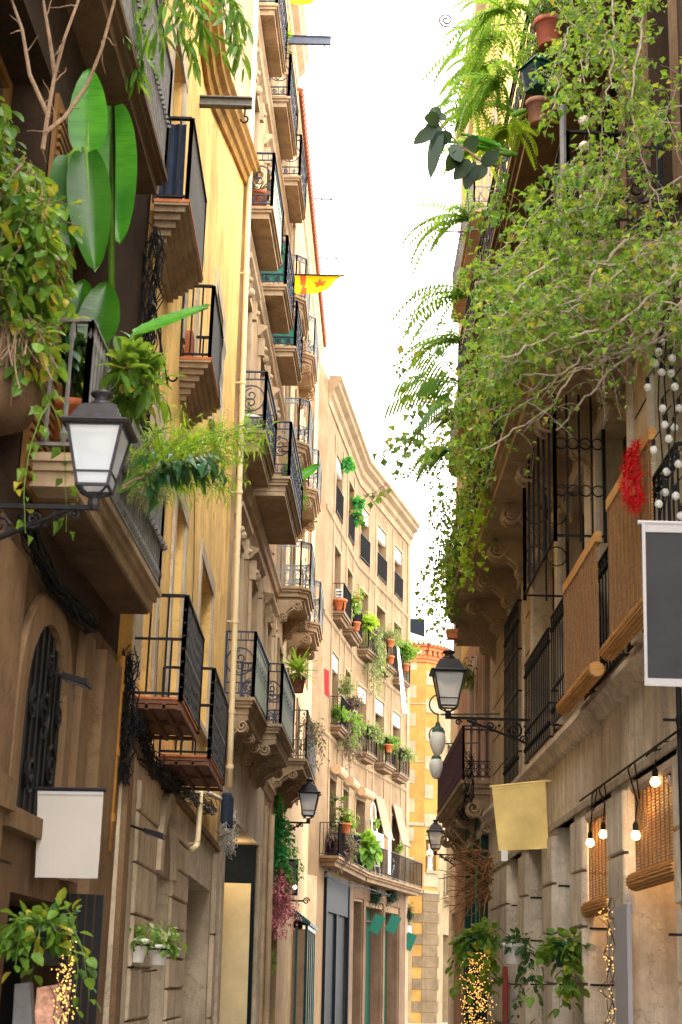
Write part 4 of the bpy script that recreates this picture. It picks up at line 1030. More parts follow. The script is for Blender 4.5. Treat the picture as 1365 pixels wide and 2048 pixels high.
p = atY(188, 1003, 7.7); lamp('large near lantern with pale glass below the overgrown left balcony', p, .62, wallat(L1, p), L1)
p = atY(897, 1428, 20.6); lamp('dark lantern on a scrolled bracket in front of the purple balcony on the right', p, .88, wallat(R1, p), R1)
p = atY(617, 1641, 33.5); lamp('lantern on the left fixed to the lattice balcony house above the garland of flowers', p, .9, wallat(L4, p), L4)
p = atY(779, 1755, 62.2); lamp('small distant lantern under the long balcony of the cream house', p, .88, wallat(LC, p), LC)
p = atY(871, 1705, 41.5); lamp('small distant lantern on the right just left of the statue niche', p, .86, wallat(R3, p), R3)
# white globe lamps on a curled green arm
p = atY(876, 1460, 24.8); 
for i, (px, py, Y, lab) in enumerate(((876, 1461, 24.8, 'nearer white globe lamp with green cap beside the purple balcony'), (873, 1515, 29.0, 'farther white globe lamp hanging lower behind the first globe'))):
    p = atY(px, py, Y); o = thing('globe_lamp', lab, 'globe lamp', p, 'white globe lamps')
    mb = MB(); mb.lathe(p+V((0,0,-.40)), [(.02,0), (.07,.03), (.115,.14), (.13,.24), (.12,.33), (.08,.38)], 16); mb.build('globe', 'globe', o, True)
    mb = MB(); mb.lathe(p+V((0,0,-.03)), [(.10,0), (.085,.05), (.05,.08), (.04,.14), (.02,.17)], 12)
    mb.tube([p+V((0,0,.13)), p+V((0,0,.26))], .012, 6); mb.tube(arc(p+V((.02,0,.42)), V((1,0,0)), V((0,0,1)), .16, PI*1.5, PI*.25, 12), .013, 6); mb.tube(spiral(p+V((.1,0,.48)), V((1,0,0)), V((0,0,1)), .09, 1.5, PI*.5), .012, 6)
    mb.tube([p+V((.04,0,.26)), V((2.72, p.y, p.z+.3))], .014, 6); mb.build('arm', 'verdigris', o)

# ================================================================== BEAMS, PIPES, FLAGS, BRACKETS
def ibeam(label, p, q, h, w, mat, hook=True):
    o = thing('steel_beam', label, 'beam', p); mb = MB(); up = V((0,0,h/2))
    mb.bar(p+up, q+up, w, .015); mb.bar(p-up, q-up, w, .015); mb.bar(p, q, .012, h); mb.build('profile', mat, o)
    if hook:
        mb = MB(); e = q.lerp(p, .12)-up; mb.tube([e, e-V((0,0,.12))]+arc(e-V((0,0,.16)), V((1,0,0)), V((0,0,1)), .04, PI/2, -PI, 8), .012, 5); mb.build('hook', 'iron', o)
s, z = L2.hit(400, 203); p = L2.P(s, -.05, z); q = atY(505, 203, p.y); q.z = p.z
ibeam('grey steel beam sticking out of the yellow house below its curved gable', p, q, .10, .09, 'beam_steel')
p = atY(570, 79, 29.5); q = atY(663, 78, 29.5); q.z = p.z; p = L3.P(L3.sn(p)[0], -.1, p.z)
ibeam('blue-grey steel beam with a hook near the top of the ornate house', p, q, .19, .08, 'beam_blue')
for (px, py, qx, qy, Y, lab) in ((625, 425, 663, 398, 41, 'upper flag bracket under the tiled eave'), (640, 530, 673, 516, 45, 'lower flag bracket under the tiled eave just above the flag')):
    q = atY(qx, qy, Y); o = thing('eave_bracket', lab, 'bracket', q); mb = MB(); b = L4.P(L4.sn(q)[0], 0, q.z)
    mb.bar(b, q, .05); mb.tube([b-V((0,0,.6)), b.lerp(q, .3)-V((0,0,.3)), b.lerp(q, .55)], .025, 5); mb.ball(q, .05); mb.build('arm', 'beam_blue', o)
def pipe(name, label, pts, r, mat, clamps=0, cat='drainpipe'):
    o = thing(name, label, cat, pts[0]); mb = MB(); mb.tube(pts, r, 10); mb.build('tube', mat, o, True)
    pts = [V(p) for p in pts]
    for i in range(clamps):
        c = MB(); u = (i+.5)/clamps*(len(pts)-1); j = int(u); p = pts[j].lerp(pts[min(j+1,len(pts)-1)], u-j); c.lathe(p-V((0,0,.03)), [(r*1.25,0), (r*1.25,.06)], 10)
        c.bar(p, p+V((-.12,0,0)), .02); c.build('clamp', mat, o)
    return o
pp = [atY(x, y, 22.8)+V((.02,0,0)) for x, y in ((457,1575), (459,1480), (466,1300), (476,1000), (484,750), (492,500), (503,200), (512,-40))]
pipe('drainpipe', 'tall cream drainpipe rising between the yellow house and the ornate house', pp, .043, 'pipe_cream', 8)
p0 = L2.P(S(L2,395,1640), .12, 3.25)
pipe('drainpipe', 'short cream waste pipe with an elbow above the ground floor door of the yellow house', [L2.P(S(L2,*q,.12),.12,Zz(L2,*q,.12)) for q in ((458,1606),(410,1583),(403,1583),(401,1595),(396,1680),(392,1694),(384,1699))], .032, 'pipe_cream', 2)
pipe('drainpipe', 'ochre drainpipe at the corner where the stone house meets the yellow house', [L1.P(8.98,.07,z) for z in (2.5,3,3.5,4.0)], .035, 'pipe_ochre', 3)
pipe('drainpipe', 'black downpipe at the right edge beside the grey panel', [R1.P(S(R1,1361,1500,.1),.1,z) for z in (0,1,2,3,4.6)], .022, 'iron', 3)
def flag(label, p, q, drop, pole, stripes):
    o = thing('flag', label, 'flag', p); mb = MB(); mb.tube(pole, .018, 6); mb.build('pole', 'iron', o)
    nu, nv = 16, 8
    def pt(u, v):
        b = p.lerp(q, u); sag = drop*(1-.97*u**2.4)*v*(1+.06*math.sin(u*9)); return b+V((.05*v*math.sin(u*8+v*3), -.06*math.sin(u*7+1)*v+.05*math.sin(v*5), -sag-.05*math.sin(u*PI)*v))
    Ms = {}
    for i in range(nu):
        for j in range(nv):
            m = stripes((i+.5)/nu, (j+.5)/nv); Ms.setdefault(m, MB()).quad(pt(i/nu,j/nv), pt((i+1)/nu,j/nv), pt((i+1)/nu,(j+1)/nv), pt(i/nu,(j+1)/nv))
    for m, b in Ms.items(): b.build('cloth' if m != 'flag_red' else 'stripe', m, o, True)
    return o, pt
Yf = 30.6
p, q = atY(588, 549, Yf), atY(686, 551, Yf)
o, pt = flag('yellow and red striped flag with a red star hanging from its pole over the street', p, q, 1.05*(595-549)*Yf/3100*.97, [atY(560, 552, Yf), p, q, atY(690, 551, Yf)], lambda u, v: 'flag_red' if .10 < u-.10*v < .22 else 'flag_yellow')
mb = MB(); c = (.55, .45)
pts = []
for i in range(10):
    r_ = .145 if i % 2 == 0 else .058; a = PI/2+2*PI*i/10; w = pt(c[0], c[1]); P_ = pt(min(.95, c[0]+r_*math.cos(a)), min(.98, max(.02, c[1]-r_*1.9*math.sin(a)))); pts.append(P_+V((0,-.03,0)))
mb.add([pt(*c)+V((0,-.05,0))]+pts, [(0, i+1, (i+1)%10+1) for i in range(10)]); mb.build('star', 'flag_red', o)
p, q = atY(572, -25, 29), atY(645, -8, 29)
flag('orange and yellow flag cut by the top edge of the picture', p, q, .36, [p-V((.5,0,0)), p, q], lambda u, v: 'flag_orange' if int(v*4+u*2) % 2 else 'flag_yellow')

# cables
def cables(name, label, path_pts, n, spread, r=.006, mat='cable', loose=.25):
    o = thing(name, label, 'cables', path_pts[0]); mb = MB()
    for i in range(n):
        off = rv(spread); ph = random.uniform(0, 6); pts = []
        for j in range(len(path_pts)-1):
            a, b = V(path_pts[j]), V(path_pts[j+1])
            for q in range(5):
                u = q/5; pts.append(a.lerp(b, u)+off+rv(spread*loose)+V((0,0,spread*.9*math.sin(ph+(j+u)*2.2))))
        pts.append(V(path_pts[-1])+off); mb.tube(pts, r*random.uniform(.7,1.5), 4)
    mb.build('strands', mat, o); return o
cables('cable_bundle', 'thick black cable bundle sweeping under the near left balcony', [L1.P(S(L1,*q,.1),.1,Zz(L1,*q,.1)) for q in ((50,1040),(75,1100),(110,1170),(150,1220),(190,1255))], 40, .038, .0045)
cables('cable_bundle', 'tangle of black cables dropping down the corner by the ochre drainpipe', [L1.P(9.08,.13,4.05), L1.P(9.1,.14,3.7), L1.P(9.12,.14,3.35), L1.P(9.13,.14,3.05)], 24, .045, .0045, loose=.9)
cables('cable_bundle', 'cable bundle running along the yellow house below its iron balconies', [V((-1.57,12.15,3.5))]+[L2.P(S(L2,*q,.08),.08,Zz(L2,*q,.08)) for q in ((275,1450),(300,1510),(340,1570),(385,1595),(430,1620))], 30, .05, .0045, loose=.8)
cables('cable_bundle', 'black cable loops hanging on the plaster behind the banana leaves', [L1.P(9.05,.1,z) for z in (7.7,7.0,6.3,5.6,5.0)], 22, .06, loose=.9)
cables('cable_bundle', 'black cables along the fascia of the recessed shop entrance', [L3.P(s,.1,z) for s, z in ((.1,5.25),(1.5,5.28),(3,5.15),(4.8,5.2))], 10, .04)
cables('cable_bundle', 'grey and black cable ends bunched at the foot of the cream drainpipe', [L2.P(8.8,.2,3.5), L2.P(9.6,.25,3.35), L2.P(10.2,.2,3.5), L2.P(10.5,.15,4.1)], 16, .06, .004, 'cable_grey', 1.6)
cables('cable_bundle', 'black cables sagging beneath the purple balcony on the right', [R2.P(s,.45,z) for s, z in ((.1,5.4),(.3,4.95),(.4,4.6),(1.4,4.5),(2.4,4.65))], 12, .07, loose=.8)
cables('cable_bundle', 'black cables under the long balcony of the cream house', [LB.P(.1,.2,4.75), LB.P(2.5,.35,4.72), LB.P(5.5,.4,4.75), LC.P(4,.4,4.8)], 9, .05)
for i, (pts, lab) in enumerate((([(390,980),(388,1150),(383,1240)], 'thin wire hanging down the yellow wall between its windows'), ([(318,1240),(305,1560)], 'thin pale cord hanging beside the upper iron balcony'), ([(264,1480),(262,1650)], 'black wire hanging by the corner of the yellow house'))):
    q = [L2.P(S(L2,x,y,.03),.03,Zz(L2,x,y,.03)) for x, y in pts]; mb = MB(); mb.tube(q, .006, 4); tag(mb.build('hanging_wire', 'cable'), lab, 'wire')
mb = MB(); q = [L2.P(S(L2,x,y,.06),.06,Zz(L2,x,y,.06)) for x, y in ((303,602),(310,612),(322,690),(336,770))]; mb.tube(q, .012, 5); mb.tube(arc(q[-1]+V((.04,0,.08)), V((1,0,0)), V((0,0,1)), .04, PI, 2*PI, 8), .01, 5); tag(mb.build('wall_hook_rod', 'iron'), 'black iron rod with a hook on the yellow wall above the lantern', 'hook rod')
# junction cylinders by the drainpipe
for i in range(2):
    mb = MB(); p = L2.P(9.3+.45*i, .2, 3.62); mb.lathe(p, [(.06,0), (.075,.03), (.075,.4), (.06,.43)], 12); tag(mb.build('cable_joint', 'tarp_blue'), 'dark blue cable splice cylinder at the foot of the cream drainpipe', 'cable splice', 'cable splice cylinders by the drainpipe')
# floodlights
for W, px, py, lab, l_ in ((L1, 155, 1362, 'black floodlight on an arm beside the arched grille window', .2), (L2, 310, 1668, 'flat black floodlight over the arched doorway of the yellow house', .24)):
    off = .2; s, z = W.hit(px, py, off); o = thing('floodlight', lab, 'floodlight', W.P(s, off, z)); c = W.P(s, off, z)
    mb = MB(); mb.hexa([c+W.d*a*l_/2+W.n*b*.08+V((0,0,zz*.6-.02*b)) for zz in (-.03,.03) for a, b in ((-1,-1),(1,-1),(1,1),(-1,1))]); mb.build('housing', 'iron', o)
    mb = MB(); mb.quad(*[c+W.d*a*l_*.45+W.n*b*.07+V((0,0,-.021-.02*b)) for a, b in ((-1,-1),(1,-1),(1,1),(-1,1))]); mb.build('lens', 'panel_grey', o)
    mb = MB(); mb.tube([c, W.P(s, 0, z+.06)], .012, 5); mb.build('arm', 'iron', o)

# ================================================================== BANNERS AND PANELS
def banner(label, px, Y, mat, rodmat, wave=.01, hem=True, name='hanging_banner', W=None):
    c = [atY(x, y, Y) for x, y in px]     # tl tr br bl
    o = thing(name, label, 'banner', (c[0]+c[1])/2); mb = MB(); n_, m = 10, 12
    def pt(u, v): return c[0].lerp(c[1], u).lerp(c[3].lerp(c[2], u), v)+V((0, wave*math.sin(u*6+v*4)*v, 0))
    for i in range(n_):
        for j in range(m): mb.quad(pt(i/n_,j/m), pt((i+1)/n_,j/m), pt((i+1)/n_,(j+1)/m), pt(i/n_,(j+1)/m))
    mb.build('cloth', mat, o, True)
    e = (c[1]-c[0])*.04
    mb = MB(); mb.tube([c[0]-e, c[1]+e], .014, 8)
    if W:
        far = c[0] if abs(W.sn(c[0])[1]) < abs(W.sn(c[1])[1]) else c[1]; mb.tube([far, wallat(W, far)], .014, 8)
    mb.build('rod', rodmat, o)
    if hem:
        mb = MB()
        for v0, v1 in ((.0,.06), (.985,1.0)):
            k = [pt(0,v0), pt(1,v0), pt(1,v1), pt(0,v1)]; mb.quad(*[x+V((0,-.006,0)) for x in k])
        mb.build('hem', 'banner_hem' if mat != 'banner_yellow' else 'banner_yellow', o)
    return o
banner('blank white cloth banner hanging from a dark rod on the left', [(76,1578), (208,1580), (196,1757), (71,1755)], 9.6, 'banner_white', 'iron', W=L1)
banner('blank mustard yellow banner hanging over the stone pilasters on the right', [(984,1573), (1091,1562), (1098,1697), (998,1702)], 18.9, 'banner_yellow', 'banner_yellow', .02, W=R1)
banner('large dark grey banner with white edging at the right edge', [(1284,1045), (1500,1050), (1500,1378), (1289,1371)], 9.0, 'banner_grey', 'banner_hem', .0, W=R1)
mb = MB(); c = [atY(x, y, 8.98) for x, y in ((1284,1045), (1290,1371), (1500,1378), (1500,1362), (1296,1356), (1291,1046))]
mb.add(c, [(0,1,4,5), (1,2,3,4)]); e = mb.build('edging', 'banner_hem'); e.parent = bpy.data.objects['hanging_banner.002']; e.location = -bpy.data.objects['hanging_banner.002'].location
mb = MB(); R1.box(mb, S(R1,1255,1900,.1), S(R1,1230,1900,.1), .06, .1, 0, 2.32); tag(mb.build('wall_panel', 'panel_grey'), 'tall pale grey blank panel fixed to the pilaster by the fairy lights', 'panel')
Yd = 10.9; c = [atY(x, y, Yd) for x, y in ((124,1786), (208,1790), (190,2060), (110,2060))]
o = thing('door_leaf', 'tall black wooden door leaf standing open below the white banner', 'door', (c[2]+c[3])/2); mb = MB(); d_ = V((0,.05,0)); mb.hexa([c[3],c[2],c[2]+d_,c[3]+d_,c[0],c[1],c[1]+d_,c[0]+d_]); mb.build('leaf_panel', 'door_black', o)
mb = MB()
for i in range(1, 5):
    u = i/5; mb.bar(c[0].lerp(c[1],u)-V((0,.004,0)), c[3].lerp(c[2],u)-V((0,.004,0)), .012, .01)
mb.build('groove', 'dark_wood', o)
c = [atY(x, y, 9.0) for x, y in ((75,1975), (142,1965), (135,2070), (65,2070))]; mb = MB(); mb.quad(*c); tag(mb.build('art_poster', 'poster_art'), 'faded colourful poster low at the left behind the fairy lights', 'poster')
c = [atY(x, y, 8.8) for x, y in ((30,1968), (60,1965), (66,2070), (24,2070))]; mb = MB(); mb.hexa([c[3],c[2],c[2]+V((0,.1,0)),c[3]+V((0,.1,0)),c[0],c[1],c[1]+V((0,.1,0)),c[0]+V((0,.1,0))]); tag(mb.build('menu_box', 'panel_dark'), 'dark grey box at the lower left corner beside the poster', 'box')
s = S(L4, 575, 1850, .3); o = thing('sign_box', 'small black sign box above the teal shop bay', 'sign', L4.P(s,.25,3.6)); mb = MB(); L4.box(mb, s, s+.12, .02, .5, 3.35, 4.1); mb.build('case', 'iron', o); mb = MB(); L4.box(mb, s-.006, s-.001, .06, .46, 3.4, 4.05); mb.build('face', 'panel_dark', o)
mb = MB(); BF.box(mb, .9, 1.55, .06, .075, 3.5, 4.15); tag(mb.build('wall_plaque', 'paper'), 'small white plaque on the ochre corner house beside the green tags', 'plaque')
mb = MB(); c = [atY(x, y, 18.5) for x, y in ((1003,1700), (1016,1700), (1016,1722), (1003,1722))]; mb.quad(*c); tag(mb.build('paper_note', 'paper'), 'small white paper note hanging under the mustard banner', 'paper')
mb = MB(); R1.box(mb, S(R1,1015,1960,.07), S(R1,1005,1960,.07), .06, .07, .9, 1.9); tag(mb.build('red_sign', 'red_paint'), 'red lettered strip on the stone pilaster below the white pot', 'sign')

# ================================================================== BLINDS
def rollblind(label, W, a0, a1, n_, z0, z1, roll=.065, mat='bamboo_slat', top=True, cat_group='roll blinds on the stone house', tilt=0):
    o = thing('roll_blind', label, 'roll blind', W.P((a0+a1)/2, n_, z1), cat_group); mb = MB(); h = .026; k = int((z1-z0)/h)
    for i in range(k):
        z = z0+i*h; nn = n_+tilt*(z1-z)/(z1-z0); W.box(mb, a0, a1, nn-.006, nn+.006, z, z+h*.66)
    mb.build('slats', mat, o)
    c = MB()
    for i in range(max(3, int((a1-a0)/.16))):
        a = a0+.05+(a1-a0-.1)*i/max(2, int((a1-a0)/.16)-1); c.tube([W.P(a, n_+.012, z1), W.P(a, n_+tilt+.012, z0)], .007, 4)
    c.build('cords', 'twig', o)
    r = MB(); r.tube([W.P(a0-.03, n_+tilt+.02, z0-roll*.6), W.P(a1+.03, n_+tilt+.02, z0-roll*.6)], roll, 12)
    for i in range(16):
        t = 2*PI*i/16; v = W.n*math.cos(t)*roll*1.03+V((0,0,math.sin(t)*roll*1.03)); r.bar(W.P(a0-.02, n_+tilt+.02, z0-roll*.6)+v, W.P(a1+.02, n_+tilt+.02, z0-roll*.6)+v, .018, .012)
    r.build('roll', 'bamboo', o)
    if top: t = MB(); W.box(t, a0-.02, a1+.02, n_-.04, n_+.02, z1, z1+.1); t.build('top_board', 'bamboo', o)
off = .3
a_, b_ = S(R1,1198,1348,off), S(R1,1131,1405,off); z0 = Zz(R1,1140,1398,off); z1 = Zz(R1,1160,1150,off)
rollblind('bamboo roll blind hung over the railing left of the red tinsel, lower roll showing', R1, a_, b_, off, z0, z1+.05)
a2, b2_ = S(R1,1310,1200,off), S(R1,1222,1297,off); z0 = Zz(R1,1240,1275,off); z1 = Zz(R1,1290,900,off)
rollblind('bamboo roll blind nearer the viewer beside the red tinsel, partly behind the grey banner', R1, a2, b2_, off, z0, z1)
for (x0, x1, zt_, yb, lab) in ((1226, 1175, zl_-.05, 1815, 'narrow woven blind glowing with lamp light between two pilasters at street level'), (1362, 1268, zl_-.05, 1752, 'wide woven blind lit orange from behind at the right edge, at street level')):
    a0, a1 = S(R1,x0,1700,.0), S(R1,x1,1700,.0); zb_ = Zz(R1, (x0+x1)/2, yb, .0)
    rollblind(lab, R1, a0+.02, a1-.02, -.02, zb_+.05, zt_, .07, 'bamboo_slat', False)
    mb = MB(); mb.tube([R1.P(a0, -.05, zt_-.06), R1.P(a1, -.05, zt_-.06)], .07, 12); tag(mb.build('awning_roller', 'pale_column'), 'pale awning roller above the %s woven blind' % ('narrow' if x1 == 1175 else 'wide'), 'awning roller')
    mb = MB(); c = R1.P((a0+a1)/2+.2, -.3, zt_-.5); ld = bpy.data.lights.new('lamp_light', 'POINT'); ld.energy = 55; ld.color = (1, .55, .2); ld.shadow_soft_size = .08; lo_ = bpy.data.objects.new('lamp_light', ld); COL.objects.link(lo_); lo_.location = c+V((-.1,0,.1)); mb.lathe(c, [(.02,0), (.07,.05), (.08,.12), (.05,.2), (.02,.24)], 10); tag(mb.build('lit_lamp', 'bulb_glow'), 'warm lamp glowing behind the %s woven blind' % ('narrow' if x1 == 1175 else 'wide'), 'lamp')

# ================================================================== PLANTS, LEFT
def bigleaf(label, base, tip_, w, upv, group, fold=.18, bend=.12, stem=None, split=(), mat='banana'):
    """one paddle leaf of the banana-like plant with its midrib and stalk"""
    base, tip_ = V(base), V(tip_); o = thing('banana_leaf', label, 'leaf', base, group)
    d = tip_-base; L = d.length; d.normalize(); s = d.cross(V(upv)).normalized(); u = s.cross(d); n_ = 22; mb = MB(); vs = []
    wd = lambda x: w/2*(math.sin(PI*min(1,(.04+.96*x)**.75))**.55)*(1 if x < .97 else .6)
    for i in range(n_+1):
        x = i/n_; c = base+d*L*x-u*bend*L*x*x
        for q in (-1,-.6,-.25,0,.25,.6,1):
            rip = .004*math.sin(i*2.1+q*5)*abs(q)
            vs.append(c+s*wd(x)*q+u*(abs(q)**1.3*w*fold+rip))
    fs = []
    for i in range(n_):
        for j in range(6):
            fs.append((i*7+j, i*7+j+1, i*7+j+8, i*7+j+7))
    mb.add(vs, fs); mb.build('blade', mat, o, True)
    mb = MB(); mb.tube([V(stem) if stem else base-d*.2]+[base+d*L*x-u*bend*L*x*x-u*.012 for x in (0,.25,.5,.75,.97)], [.028,.022,.016,.012,.008,.004], 6); mb.build('midrib', 'green_stem', o, True)
    return o
Yb = 9.6; GB = 'paddle leaves of the banana plant'
P9 = lambda x, y, Y=Yb: atY(x, y, Y)
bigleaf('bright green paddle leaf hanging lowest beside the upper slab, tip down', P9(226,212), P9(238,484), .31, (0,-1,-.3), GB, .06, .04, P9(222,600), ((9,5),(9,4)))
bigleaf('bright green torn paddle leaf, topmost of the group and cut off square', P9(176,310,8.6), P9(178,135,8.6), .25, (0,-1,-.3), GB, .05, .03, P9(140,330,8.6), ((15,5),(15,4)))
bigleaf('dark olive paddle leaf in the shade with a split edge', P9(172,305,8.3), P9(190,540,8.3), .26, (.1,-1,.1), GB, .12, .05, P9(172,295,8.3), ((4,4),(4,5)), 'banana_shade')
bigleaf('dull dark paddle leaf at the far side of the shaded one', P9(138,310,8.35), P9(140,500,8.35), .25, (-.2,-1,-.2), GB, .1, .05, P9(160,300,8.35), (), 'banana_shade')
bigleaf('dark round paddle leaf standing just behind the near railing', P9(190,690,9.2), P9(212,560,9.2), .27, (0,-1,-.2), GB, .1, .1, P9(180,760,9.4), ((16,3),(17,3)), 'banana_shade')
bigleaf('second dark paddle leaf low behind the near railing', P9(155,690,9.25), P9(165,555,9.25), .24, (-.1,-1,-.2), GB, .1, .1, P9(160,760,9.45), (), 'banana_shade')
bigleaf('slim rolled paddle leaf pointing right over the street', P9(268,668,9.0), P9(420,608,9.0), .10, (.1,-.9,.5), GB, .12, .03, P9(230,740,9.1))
o = thing('banana_stalk', 'tall pale green stalk rising past the slatted shutter', 'plant', P9(133,560)); mb = MB(); mb.tube([P9(133,620), P9(134,400), P9(137,150), P9(140,-40)], [.045,.04,.035,.03], 8); mb.tube([P9(222,480), P9(222,560), P9(215,700)], .016, 7); mb.build('stalk', 'green_stem', o, True)

def twigs(name, label, cat, lines, r, mat, Y, branch=3, bl=.25, group=None):
    o = thing(name, label, cat, atY(*lines[0][0], Y), group); mb = MB()
    for ln in lines:
        pts = [atY(x, y, Y+random.uniform(-.05,.05)) for x, y in ln]; mb.tube(pts, r, 6, .55)
        for i in range(1, len(pts)):
            for k in range(branch): mb.tube(path(pts[i].lerp(pts[i-1], random.random()), rv()+V((0,0,.2)), bl*random.uniform(.4,1.2), 5, .35), r*.35, 4, .3, False)
    mb.build('branches', mat, o); return o
twigs('bare_branch', 'leafless forked branch in front of the upper left balcony', 'branch', [[(86,300),(95,235),(110,150),(130,75),(165,-20)], [(92,265),(130,235),(175,170),(205,95),(235,-20)], [(98,235),(60,150),(45,60),(20,-10)], [(110,150),(100,80),(85,-10)]], .014, 'twig', 7.5, 2, .14)
# ivy hanging over the left edge
o = thing('climbing_vine', 'mass of green and yellowing vine leaves spilling over the left edge', 'vine', atY(60,500,8.0)); st, lf = MB(), MB()
for i in range(95):
    x = random.uniform(-30, 105); y = random.uniform(120 if x < 15 else 280, 470); y = max(y, 200+x*2.0)
    Ln = random.uniform(.15, .75); q = atY(x, y, random.uniform(7.6, 8.4)); sprout(st, lf, path(q, rv(.4)+V((-.1,-.1,-.6)), Ln, max(4,int(Ln/.055)), .2, .25), .004, .10, .062, 1, 2, 1.0, .4, seg=4)
for y in range(330, 740, 9):
    for k in range(2):
        x = random.uniform(-10, 110-abs(y-560)*.2); q = atY(x, y, random.uniform(7.7,8.3)); sprout(st, lf, path(q, rv()+V((0,-.2,-.3)), .22, 5, .3, .2), .004, .085, .055, 1, 2, 1, .4, seg=4)
st.build('stem', 'twig', o); lf.build('leaves', 'leaf_mid', o)
o = thing('planter_trough', 'dark rounded stone trough under the vine at the left edge', 'planter', atY(30,780,8.0)); mb = MB()
for i in range(10):
    pass
c0 = atY(-40,760,8.05); R_ = .34
mb.lathe(c0-V((0,0,.28)), [(.05,0), (.2,.01), (.30,.06), (.345,.16), (.355,.3), (.34,.5)], 24); mb.build('body', 'slab_dark', o, True)
mb = MB()
for i in range(40): mb.tube(path(c0+V((random.uniform(0,.34),-.28,.25)), V((random.uniform(-.3,.3),-.1,-1)), random.uniform(.2,.5), 6, .2), .005, 4)
mb.build('dry_stems', 'twig', o)
hanging('trailing_vine', 'single strand of leaves dangling across the near lantern bracket', 'vine', [atY(100,800,7.75)], 'leaf_mid', .075, .05, 2, (.75,.82), 'green_stem', side=.02, nl=1, step=.045)
o = bush('balcony_shrub', 'bushy plant with lance leaves leaning over the near railing', 'shrub', atY(255,790,9.5), (.32,.3,.38), 'leaf_mid', 20, .14, .045, 'green_stem', .5, None, 6, .8, .3, seg=4)
bush('balcony_shrub', 'dark broad leaved plant inside the near railing above the lantern', 'shrub', atY(150,720,9.3), (.2,.2,.25), 'leaf_dark', 16, .12, .07, 'twig', .5, seg=4)
bush('balcony_shrub', 'leafy clump with yellow leaves low beside the lantern hood', 'shrub', atY(265,740,9.0), (.16,.16,.22), 'leaf_mid', 14, .12, .055, 'twig', .1, seg=4)
pot('flower_pot', 'large terracotta pot behind the near railing above the lantern', atY(140,890,9.2), .16, .26, 'terracotta')
def bamboo(name, label, base, tips, n, L, w, mat, stem='green_stem', group=None, r=.007, droop=.35, nl=2):
    o = thing(name, label, 'plant', base, group); st, lf = MB(), MB()
    for t in tips:
        d = V(t)-V(base); k = 12
        pts = [V(base)+d*(i/k)+V((0,0,.25*d.length*math.sin(PI*.8*i/k)*.4))+rv(.012) for i in range(k+1)]; st.tube(pts, r, 5, .4, False)
        for i in range(3, k+1):
            for q in range(nl):
                sp = path(pts[i], d.normalized()+rv(.9), random.uniform(.08,.2), 4, .2, .1); sprout(st, lf, sp, r*.4, L, w, 1, 2, .7, droop, .15, .15, .3, 2)
    st.build('stem', stem, o); lf.build('leaves', mat, o); return o
b = atY(235,985,9.8); bamboo('feathery_bamboo', 'fine yellow-green bamboo sprays reaching right from the near balcony', b, [atY(x, y, 10.2) for x, y in ((515,880),(500,905),(480,870),(450,925),(430,890),(455,965),(400,880),(380,950),(350,890),(445,990),(330,860))], 1, .085, .011, 'leaf_bright', droop=.25, nl=3)
b = atY(245,975,9.1); bamboo('glossy_branch', 'drooping branch of dark glossy leaves in front of the bamboo', b, [atY(x, y, 9.1) for x, y in ((412,925),(385,930))], 1, .12, .045, 'leaf_dark', 'twig', droop=.75, nl=1)
bush('rosemary_bush', 'grey-green needle leaved herb hanging below the glossy branch', 'shrub', atY(300,985,9.6), (.15,.15,.17), 'leaf_olive', 24, .05, .008, 'twig', -.3, nl=4)
# overhanging willow-leaved branch at the top
o = thing('overhanging_branch', 'hanging branch of long narrow leaves at the top left of the picture', 'branch', atY(300,-80,9.2)); st, lf = MB(), MB()
for x0, y0, x1, y1 in ((190,-60,300,70),(260,-70,330,90),(300,-80,360,80),(330,-80,410,60),(360,-90,440,110),(400,-90,470,90),(420,-90,500,60),(240,-40,270,110),(200,-40,235,60),(440,-80,490,130),(285,110,262,150),(350,-60,385,120)):
    p, q = atY(x0,y0,9.2+random.uniform(-.4,.4)), atY(x1,y1,9.2+random.uniform(-.4,.4)); pts = [p.lerp(q,i/9)+rv(.02) for i in range(10)]
    sprout(st, lf, pts, .006, .17, .028, 1, 5, .8, .7, .1, .15, .3, 4)
st.build('stem', 'twig', o); lf.build('leaves', 'leaf_fern', o)
# ornate house
p = atY(512,105,26.5); yucca('yucca_plant', 'yucca with arching yellow-green leaves behind the cream drainpipe near the top', p, 60, .75, .05)
bush('balcony_shrub', 'small yellow-green creeper at the blue beam on the top balcony', 'shrub', atY(572,75,29), (.1,.1,.4), 'leaf_bright', 14, .08, .05)
z = 13.92; pot('flower_pot', 'large terracotta pot on the third floor scroll balcony', L3.P(.55,.2,z), .19, .36, 'terracotta'); yucca('strap_plant', 'spiky potted plant behind the scroll railing', L3.P(.55,.2,z+.3), 22, .42, .03, 'leaf_dark')
pot('flower_pot', 'pale pot on the second floor scroll balcony of the ornate house', L3.P(.6,.2,9.97), .2, .3, 'white_pot'); bush('potted_plant', 'thin climber rising from the pale pot', 'plant', L3.P(.75,.2,10.25), (.1,.1,.5), 'leaf_mid', 10, .07, .04, up=1.5)
p = atY(580,945,28.2); bush('balcony_shrub', 'green creeper spilling over the second floor scroll balcony', 'shrub', p, (.25,.35,.45), 'leaf_mid', 36, .09, .05, 'twig', -.3)
fern('balcony_fern', 'soft green fern hanging from the corner of the scroll balcony', atY(592,985,29), 16, .5, 'leaf_fern', (1,1,.3), .08)
bigleaf('single broad green leaf sticking up from the second floor scroll balcony', atY(600,958,29.5), atY(640,928,29.5), .2, (.2,-1,.4), 'broad leaves on the scroll balconies', .2, .05)
p = atY(597,1345,31.8); yucca('yucca_plant', 'bushy yucca in a pot on the first floor balcony above the street lantern', p, 70, .62, .055, 'leaf_yucca')
